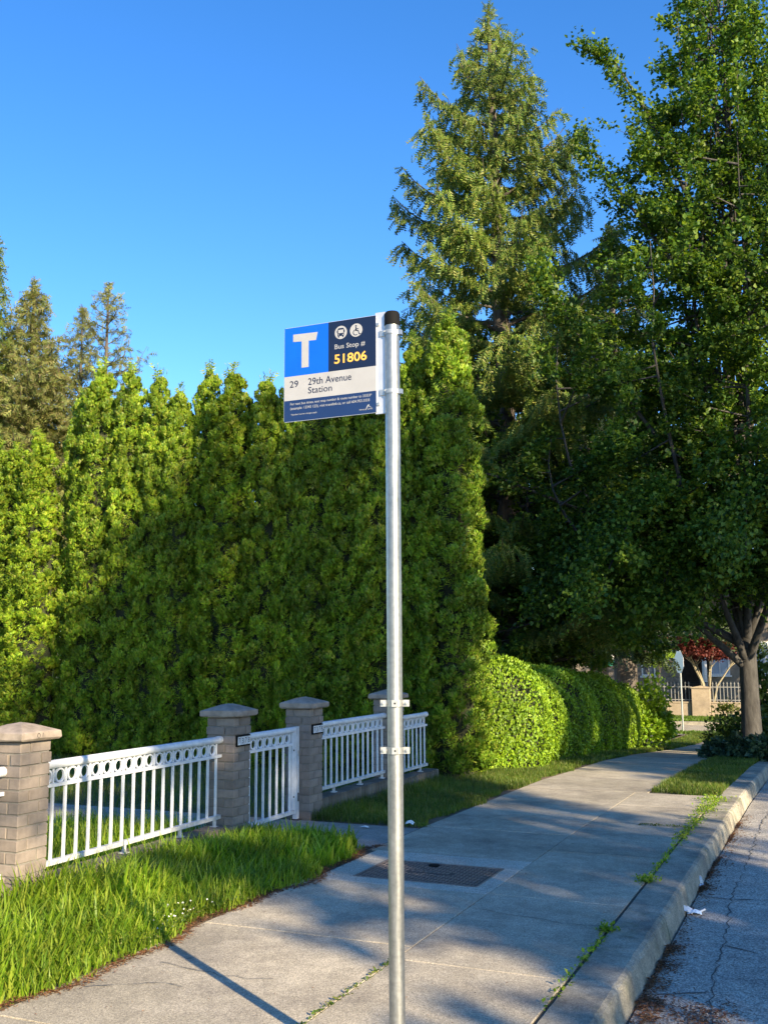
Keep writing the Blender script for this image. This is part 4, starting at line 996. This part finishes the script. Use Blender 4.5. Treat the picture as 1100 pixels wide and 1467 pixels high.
x = rg.uniform(-3.75, -3.5, 120); P.append(np.stack([x, 8.98 + rg.normal(0, .05, 120) , rg.uniform(0, .03, 120)], 1))
P = np.concatenate(P); weeds(P, rg.uniform(.010, .024, len(P)), M['grass'], 'joint_weeds', 2)
# clover in flower at the pavement edge
n = 900; y = rg.normal(5.3, .3, n); x = edge(y) - np.abs(rg.normal(0, .10, n)) + .02; P = np.stack([x, y, rg.uniform(.01, .06, n)], 1)
weeds(P, rg.uniform(.012, .022, n), M['grass'], 'clover_leaves', 3)
cf_ = MB()
for k in range(26):
    y = random.gauss(5.25, .16); x = float(edge(np.array(y))) - abs(random.gauss(.06, .07)); z = random.uniform(.04, .10); r = random.uniform(.005, .009)
    A = Matrix.Translation((x, y, z)) @ Matrix.Rotation(random.uniform(0, 3), 4, 'Z')
    cf_.add([A @ Vector(v) for v in ((r, 0, 0), (0, r, 0), (-r, 0, 0), (0, -r, 0), (0, 0, r), (0, 0, -r * .7))], [(0, 1, 4), (1, 2, 4), (2, 3, 4), (3, 0, 4), (1, 0, 5), (2, 1, 5), (3, 2, 5), (0, 3, 5)])
kind(cf_.build('clover_flowers', M['white_fl']), 'stuff')
# fallen brown needles along the pavement edge
n = 5200; y = rg.uniform(2.6, 8.0, n); x = edge(y) + rg.normal(.035, .028, n); P = np.stack([x, y, zg(y) + rg.uniform(.001, .010, n)], 1)
def litter(P, S, W, name, seed, flat=.15):
    rg = np.random.default_rng(seed); n = len(P); a = rg.uniform(0, 2 * PI, n); D = np.stack([np.cos(a), np.sin(a), rg.normal(0, flat, n)], 1)
    V, F = place(*LEAF1, P, D, np.tile(np.array([0, 0, 1.0]), (n, 1)) + rnd_dirs(n, rg) * .35, S, W); o = link(name, np_mesh(name, V, F), M['needle']); o['kind'] = 'stuff'; return o
litter(P, rg.uniform(.010, .03, n), rg.uniform(.004, .010, n), 'fallen_needles', 1)
n = 500; P = np.stack([rg.uniform(-3.5, -1.3, n), rg.uniform(3.5, 11, n), np.zeros(n) + .006], 1); P[:, 2] += zg(P[:, 1]); litter(P, rg.uniform(.006, .018, n), rg.uniform(.003, .008, n), 'scattered_litter', 2, .05)
# drifts of brown leaf bits in the gutter
P = []
for (px_, py_, sp, n) in ((930, 1440, .065, 420), (925, 1462, .04, 160), (957, 1362, .06, 330), (950, 1385, .06, 260), (935, 1410, .07, 240), (1000, 1462, .11, 620), (1022, 1196, .14, 360), (1012, 1236, .12, 330), (1000, 1272, .08, 460), (1008, 1252, .08, 200), (1040, 1178, .12, 200)):
    d = _R * (px_ - W_PX / 2) - _U * (py_ - H_PX / 2) + _F * F_PX; q = (-.15 - EYE) / d[2]; x, y = d[0] * q, d[1] * q
    xs = np.maximum(-.985, x + rg.normal(0, sp * .8, n)); ys = y + rg.normal(0, sp * 1.25, n); rr_ = np.exp(-((xs - x) ** 2 + (ys - y) ** 2) / (2 * sp * sp))
    P.append(np.stack([xs, ys, -.15 + zg(ys) + .012 * (xs + 1) + .003 + .020 * rr_ * rg.uniform(0, 1, n)], 1))
y = rg.uniform(4, 12, 700); P.append(np.stack([-.985 + np.abs(rg.normal(0, .05, 700)), y, -.145 + zg(y) + 0 * y], 1))
P = np.concatenate(P); n = len(P); litter(P, rg.uniform(.012, .034, n), rg.uniform(.006, .014, n), 'gutter_leaf_litter', 3, .25)
# ------------------------------------------------------------------ crumpled rubbish
M['film'] = plain('clear_wrapper', (.62, .66, .70), .25, 0, .12, 20, spec=.8)
M['film_blue'] = plain('pale_blue_film', (.45, .60, .78), .25, 0, .15, 20, spec=.8)
M['pink'] = plain('pink_print', (.75, .25, .28), .4)
M['teal'] = plain('teal_print', (.15, .45, .42), .4)
def crumple(name, sx_, sy_, sz_, m, parent, seed, loc, n=9):
    rg = random.Random(seed); vs = []; fs = []
    for j in range(n):
        for i in range(n):
            u, v = i / (n - 1) - .5, j / (n - 1) - .5
            z = sz_ * (1 - 2.2 * (u * u + v * v)) * (.5 + .5 * rg.random()) + .003
            vs.append((u * sx_ * (1 + .25 * (rg.random() - .5)) + loc[0], v * sy_ * (1 + .25 * (rg.random() - .5)) + loc[1], max(.003, z) + loc[2]))
    for j in range(n - 1):
        for i in range(n - 1): fs.append((j * n + i, j * n + i + 1, (j + 1) * n + i + 1, (j + 1) * n + i))
    mb = MB(); mb.add(vs, fs); return mb.build(name, m, parent)
def gut(px_, py_):
    d = _R * (px_ - W_PX / 2) - _U * (py_ - H_PX / 2) + _F * F_PX; q = (-.15 - EYE) / d[2]; return (d[0] * q, d[1] * q, -.148 + .012 * (d[0] * q + 1))
x, y, z = gut(983, 1308)
t = thing('plastic_bag', 'crumpled translucent plastic bag with pale blue end lying in the gutter', 'litter', (x, y, z), .15)
crumple('film', .11, .10, .055, M['film'], t, 1, (-.02, 0, 0)); crumple('blue_end', .09, .06, .035, M['film_blue'], t, 2, (.05, -.02, 0), 7)
mb = MB(); mb.tube([(.075, -.02, .01), (.12, 0, .03)], [.006, .008], 6); mb.build('twisted_tail', M['film'], t)
x, y, z = gut(1001, 1267)
t = thing('drink_cup', 'crushed white cup with pink and teal print lying in the gutter', 'litter', (x - .01, y, z), .4)
mb = MB(); mb.tube([(0, -.06, .028), (.005, .0, .034), (-.005, .07, .03)], [.026, .034, .030], 9); mb.build('cup', M['film'], t)
mb = MB(); mb.tube([(.001, -.012, .0325), (.004, .012, .034)], [.0345, .0348], 9, cap=False); mb.build('pink_band', M['pink'], t)
crumple('teal_scrap', .05, .05, .03, M['teal'], t, 4, (-.035, -.01, 0), 5); crumple('lid', .06, .05, .025, M['film'], t, 5, (.0, -.09, 0), 5)
x, y, z = gut(1018, 1203)
t = thing('paper_scrap', 'small crumpled white paper scrap furthest along the gutter', 'litter', (x - .03, y, z)); crumple('paper', .07, .06, .03, M['white_fl'], t, 6, (0, 0, 0), 6)
p = atg(588, 1184); t = thing('tissue', 'small white crumpled tissue in the grass right of the pole', 'litter', (p.x, p.y, p.z + .02)); crumple('tissue_paper', .08, .07, .04, M['white_fl'], t, 7, (0, 0, 0), 7)
p = atg(523, 1186); t = thing('paper_bit', 'flat white paper bit on the gate walk edge left of the pole', 'litter', (p.x, p.y, p.z + .004)); crumple('paper', .08, .04, .015, M['white_fl'], t, 8, (0, 0, 0), 5)

# ------------------------------------------------------------------ across the side street
M['stone'] = concrete('shaded_cream_stone', (.25, .215, .175), speck=.12, stain=.25, scale=.3, bstr=.2, speck_scale=20)  # stone colour darkened to stand in for tree shade on the house
M['coping'] = concrete('cream_render', (.36, .295, .215), speck=.08, stain=.22, scale=.3, bstr=.15)
M['window_frame'] = plain('white_window_frame', (.72, .72, .70), .5)
M['glass'] = plain('window_glass', (.10, .13, .17), .06, 0, .2, 1.5, spec=1.0)
M['curtain'] = plain('curtain_glass', (.42, .50, .60), .12, 0, .15, 2)
M['dark_door'] = plain('dark_brick_porch', (.09, .07, .06), .8, 0, .3, 6)
M['iron'] = plain('dark_iron', (.03, .032, .034), .5, .3)
M['pale_iron'] = plain('pale_grey_iron', (.30, .30, .29), .5, .2)
M['roof'] = plain('brown_roof_shingles', (.12, .09, .075), .9, 0, .3, 8)
zf = float(zg(47)) + .02
gw = thing('garden_wall', 'low cream wall with square piers across the side street', 'garden wall', (0, 47, 0))
# wall runs, piers, then the iron fence on top as its own thing
piers = [-13.6, -10.2, -5.39, -2.0, 1.4]
for x0, x1 in zip(piers[:-1], piers[1:]):
    n = 4
    for k in range(n):
        a = x0 + .4 + (x1 - x0 - .8) * k / n; b = x0 + .4 + (x1 - x0 - .8) * (k + 1) / n
        link('panel', bevel_box_mesh('panel', b - a - .012, .22, .60, .012, M['coping']), None, gw, ((a + b) / 2, 0, zf + .30))
    mb = MB(); mb.box(x0 + .4, x1 - .4, -.14, .14, zf + .603, zf + .66); mb.build('coping', M['coping'], gw)
for x in piers:
    link('pier', bevel_box_mesh('pier', .78, .5, 1.24, .015, M['coping']), None, gw, (x, 0, zf + .62))
    mb = MB(); mb.box(x - .42, x + .42, -.29, .29, zf + 1.243, zf + 1.29); mb.prism([(x - .38, zf + 1.29), (x + .38, zf + 1.29), (x, zf + 1.36)], -.25, .25, RX); mb.build('pier_cap', M['coping'], gw)
for x0, x1, lb in ((piers[1], piers[2], 'iron picket fence on the wall left of the cream pier'), (piers[2], piers[3], 'iron picket fence on the wall right of the cream pier, behind red maple trunk'), (piers[0], piers[1], 'iron picket fence behind the clipped hedge, furthest left')):
    t = thing('picket_fence', lb, 'iron fence', (0, 47, 0), 0, 'iron fences on the cream wall')
    for z in (zf + .74, zf + 1.30): mb = MB(); mb.box(x0 + .4, x1 - .4, -.015, .015, z - .018, z + .018); mb.build('rail', M['pale_iron'], t)
    me = None; x = x0 + .5
    while x < x1 - .42:
        if me is None:
            mb = MB(); mb.box(-.014, .014, -.012, .012, 0, .78); mb.prism([(-.028, .78), (0, .76), (.028, .78), (0, .88)], -.012, .012, RX); me = mb.mesh('picket'); me.materials.append(M['pale_iron'])
        link('picket', me, None, t, (x, 0, zf + .66)); x += .152
# house
hz = float(zg(54))
h = thing('house', 'cream stone house with white windows and dark recessed porch across the side street', 'house', (0, 54, 0))
mb = MB(); mb.box(-19, -7.35, 0, 9, hz - .1, hz + 5.6); mb.box(-5.75, 3, 0, 9, hz - .1, hz + 5.6); mb.box(-7.35, -5.75, 0, 9, hz + 3.4, hz + 5.6); mb.box(-7.35, -5.75, 1.6, 9, hz - .1, hz + 3.4); mb.build('wall', M['stone'], h)
mb = MB(); mb.box(-7.34, -5.76, 1.5, 1.595, hz, hz + 3.38); mb.build('porch_back', M['dark_door'], h)
bm_ = [bevel_box_mesh('stone_block', .78, .06, .27, .015, M['stone'], .004), bevel_box_mesh('stone_block', .58, .06, .27, .015, M['stone'], .004)]
for r_ in range(10):
    x = -12.6 + (r_ % 2) * .3; z = hz + .75 + r_ * .285
    while x < -7.6:
        q = (r_ + int(x * 7)) % 2; wv = .78 if q == 0 else .58
        if not (-9.15 < x + wv / 2 < -8.35 and z < hz + 2.9): link('stone_block', bm_[q], None, h, (x + wv / 2, -.022, z + .14))
        x += wv + .014
def window(x0, x1, z0, z1, glass):
    mb = MB(); fr = .07
    for a in ((x0, x1, z0, z0 + fr), (x0, x1, z1 - fr, z1), (x0, x0 + fr, z0 + fr, z1 - fr), (x1 - fr, x1, z0 + fr, z1 - fr), ((x0 + x1) / 2 - .02, (x0 + x1) / 2 + .02, z0 + fr, z1 - fr)): mb.box(a[0], a[1], -.07, .02, a[2], a[3])
    wf = mb.build('window', M['window_frame'], h)
    mb = MB(); mb.box(x0 + fr, x1 - fr, -.02, -.01, z0 + fr, z1 - fr); mb.build('pane', glass, wf)
    mb = MB(); mb.box(x0 - .08, x1 + .08, -.12, .0, z0 - .09, z0 - .003); mb.build('sill', M['window_frame'], wf)
window(-5.72, -4.75, .35, 1.95, M['curtain']); window(-9.1, -8.4, .30, 1.9, M['glass']); window(-7.9, -7.42, .85, 2.1, M['glass']); window(-3.6, -2.2, .35, 2.0, M['curtain']); window(-16.8, -15.2, .4, 2.0, M['glass'])
mb = MB(); mb.tube([(-5.95, -.22, hz), (-5.95, -.22, hz + 3.4)], .12, 12); mb.build('column', M['window_frame'], h)
rl = thing('porch_railing', 'black railing in front of the dark porch of the cream house', 'railing', (0, 53.6, 0))
for z in (hz + .55, hz + 1.35): mb = MB(); mb.box(-7.3, -5.4, -.02, .02, z - .02, z + .02); mb.build('rail', M['iron'], rl)
mb = MB(); mb.box(-.013, .013, -.013, .013, 0, .80); me = mb.mesh('baluster'); me.materials.append(M['iron'])
for k in range(17): link('baluster', me, None, rl, (-7.25 + k * .115, 0, hz + .55))
mb = MB(); mb.box(-7.4, -5.3, -.35, .6, hz - .1, hz + .52); mb.build('porch_floor', M['dark_door'], h)
mb = MB(); mb.prism([(-19.6, hz + 5.6), (3.6, hz + 5.6), (-8, hz + 9.5)], -9.5, .6, RX); mb.build('roof', M['roof'], h)
# sale board, stop sign
sp = at(871.5, 950, 44); zs = float(zg(44))
t = thing('sale_board', 'tall white hanging board with green foot, just above the clipped hedge', 'sign', (sp.x, 44, zs))
M['green'] = plain('green_paint', (.03, .25, .17), .5)
mb = MB(); mb.box(-.22, .22, -.02, .02, 2.50, 3.45); mb.build('board', M['window_frame'], t)
mb = MB(); mb.box(-.22, .22, -.02, .02, 2.24, 2.498); mb.build('green_panel', M['green'], t)
mb = MB(); mb.box(-.30, -.23, -.035, .035, -.1, 3.7); mb.box(-.23, .30, -.03, .03, 3.52, 3.6); mb.build('post', M['window_frame'], t)
mb = MB()
for k in range(4):
    for j in range(2 + (k == 0)): mb.box(-.14 + j * .15 - .02 * (k == 0), -.05 + j * .15 - .03 * (k == 0), -.0235, -.0205, 3.27 - k * .21, 3.38 - k * .21 - .02 * (k % 2))
mb.build('dark_print', M['iron'], t)
t = thing('stop_sign', 'octagonal traffic sign seen edge-on from behind on a thin pole at the crossing', 'traffic sign', (-4.80, 36, float(zg(36))), math.radians(-60))
mb = MB(); mb.tube([(0, .03, -.1), (0, .03, 2.75)], .03, 10); mb.build('pole', M['steel'], t)
oc = [(.40 * math.cos(math.radians(22.5 + 45 * k)), 2.36 + .40 * math.sin(math.radians(22.5 + 45 * k))) for k in range(8)]
mb = MB(); mb.prism(oc, -.0, .006, RX); mb.build('plate', M['aluminium'], t)
M['red'] = plain('traffic_red', (.5, .02, .02), .5)
mb = MB(); mb.prism([(x * .95, 2.36 + (z - 2.36) * .95) for x, z in oc], -.0085, -.0, RX); mb.build('sign_face', M['red'], t)
# red maple and bright sapling in the far yard
def small_tree(seed, H, crown, n, leaf, m, spread, stems, zc, rz_, bark='bark', r0=.05):
    rg = np.random.default_rng(seed); mb = MB(); P = []; D = []
    for k in range(stems):
        a = 2 * PI * k / stems + rg.normal() * .3; e = Vector((spread * rg.uniform(.4, .95) * math.cos(a), spread * rg.uniform(.4, .95) * math.sin(a), zc + rz_ * rg.uniform(-.4, .7)))
        mid = Vector((e.x * .3, e.y * .3, e.z * .5)); mb.tube([(.05 * math.cos(a), .05 * math.sin(a), -.1), tuple(mid), tuple(e)], [r0, r0 * .7, r0 * .2], 6)
        for j in range(3):
            e2 = e + Vector((rg.normal() * spread * .35, rg.normal() * spread * .35, abs(rg.normal()) * rz_ * .3)); mb.tube([tuple(mid.lerp(e, .6)), tuple(e2)], [r0 * .3, r0 * .1], 4, cap=False)
    nl = 26; C = rnd_dirs(nl, rg) * np.array([spread, spread, rz_]) * rg.uniform(.4, 1, (nl, 1)) + np.array([0, 0, zc + rz_ * .3]); ci = rg.integers(0, nl, n)
    P = C[ci] + rg.normal(0, 1, (n, 3)) * np.array([spread * .28, spread * .28, rz_ * .13])
    V, F = place(*LEAF1, P, rnd_dirs(n, rg) + np.array([0, 0, -.2]), rnd_dirs(n, rg) * .7 + np.array([0, 0, 1]), rg.uniform(.7, 1.3, n) * leaf)
    cm = np_mesh('crown', V, F); cm.materials.append(m); tm = mb.mesh('trunk'); tm.materials.append(M[bark]); return tm, cm
M['pale_stem'] = plain('pale_tan_stems', (.30, .26, .17), .9, 0, .2, 8)
tm, cm = small_tree(91, 3, 1, 9000, .12, M['maple_red'], 1.5, 6, 2.75, .66, 'pale_stem', .065)
t = thing('red_maple', 'dark red Japanese maple with pale stems in front of the house', 'tree', (-5.25, 48.6, zf - .02)); link('trunk', tm, None, t); link('crown', cm, None, t)
sp = at(930, 945, 42)
tm, cm = small_tree(92, 3, 1, 1500, .11, M['sapling'], .75, 5, 2.5, .5, 'shaded_bark', .04)
t = thing('sapling', 'slender sapling with bright green leaves left of the traffic sign', 'tree', (sp.x, 43.4, float(zg(43.4)))); link('trunk', tm, None, t); link('crown', cm, None, t)

# ------------------------------------------------------------------ trees across the road that shade the near side
SH, NH = Vector((.836, -.549, 0)), Vector((.549, .836, 0))
def shade_tree(name, label, seed, s, a, H, prof, nl, nleaf, fork, leaf=.24, tips=(), rtr=.3, lean=(0, 0), arches=(), thin=None):
    p = SH * s + NH * a
    tm, cm = broadleaf(seed, H, 0, prof, nl, nleaf, leaf, M['leaf'], fork=fork, rtr=rtr, tips=tips, clump=.34, lean=lean, arches=arches, thin=thin)
    t = thing(name, label, 'tree', (p.x, p.y, float(zg(p.y)))); t.rotation_euler = (0, 0, math.atan2(NH.y, NH.x))
    link('trunk', tm, None, t); link('crown', cm, None, t); return t
shade_tree('yard_tree', 'large round tree in the front yard across the road', 101, 14, 4.0, 16.8, [(0, 2.2), (.40, 2.4), (.52, 2.7), (.7, 2.5), (.85, 1.9), (1, .5)], 24, 27000, 3.2, lean=(2.8, 0), arches=[([(.3, 0, 7.3), (-.9, 0, 8.5), (-1.8, .1, 8.95), (-2.9, .1, 9.2)], 150, .16, .35), ([(2, 0, 8.5), (4.0, 0, 10.7), (4.8, 0, 12.6)], 1000, .36, .35), ([(2.4, 0, 10), (4.1, 0, 13.3), (4.8, 0, 15.2)], 1000, .36, .3)], thin=(9.3, .55))
shade_tree('yard_tree', 'second large tree further along across the road', 102, 16, 13.9, 19.5, [(0, 2.0), (.3, 3.9), (.45, 3.8), (.53, 2.6), (.66, 2.3), (.75, 3.8), (.9, 2.6), (1, .6)], 26, 32000, 3.0)
yt3 = shade_tree('yard_tree', 'third tree across the road near the crossing', 103, 18, 20.5, 19.5, [(0, 2.0), (.3, 3.8), (.55, 3.8), (.8, 3.2), (1, .6)], 22, 25000, 3.0)
dup(yt3, (4.6, 46.0, -1.35), 1.0, (.8, .8, .8), 'leafy tree added out of view, right of the picture, to shade the cream house')  # unseen tree, added to cast shade on the house front
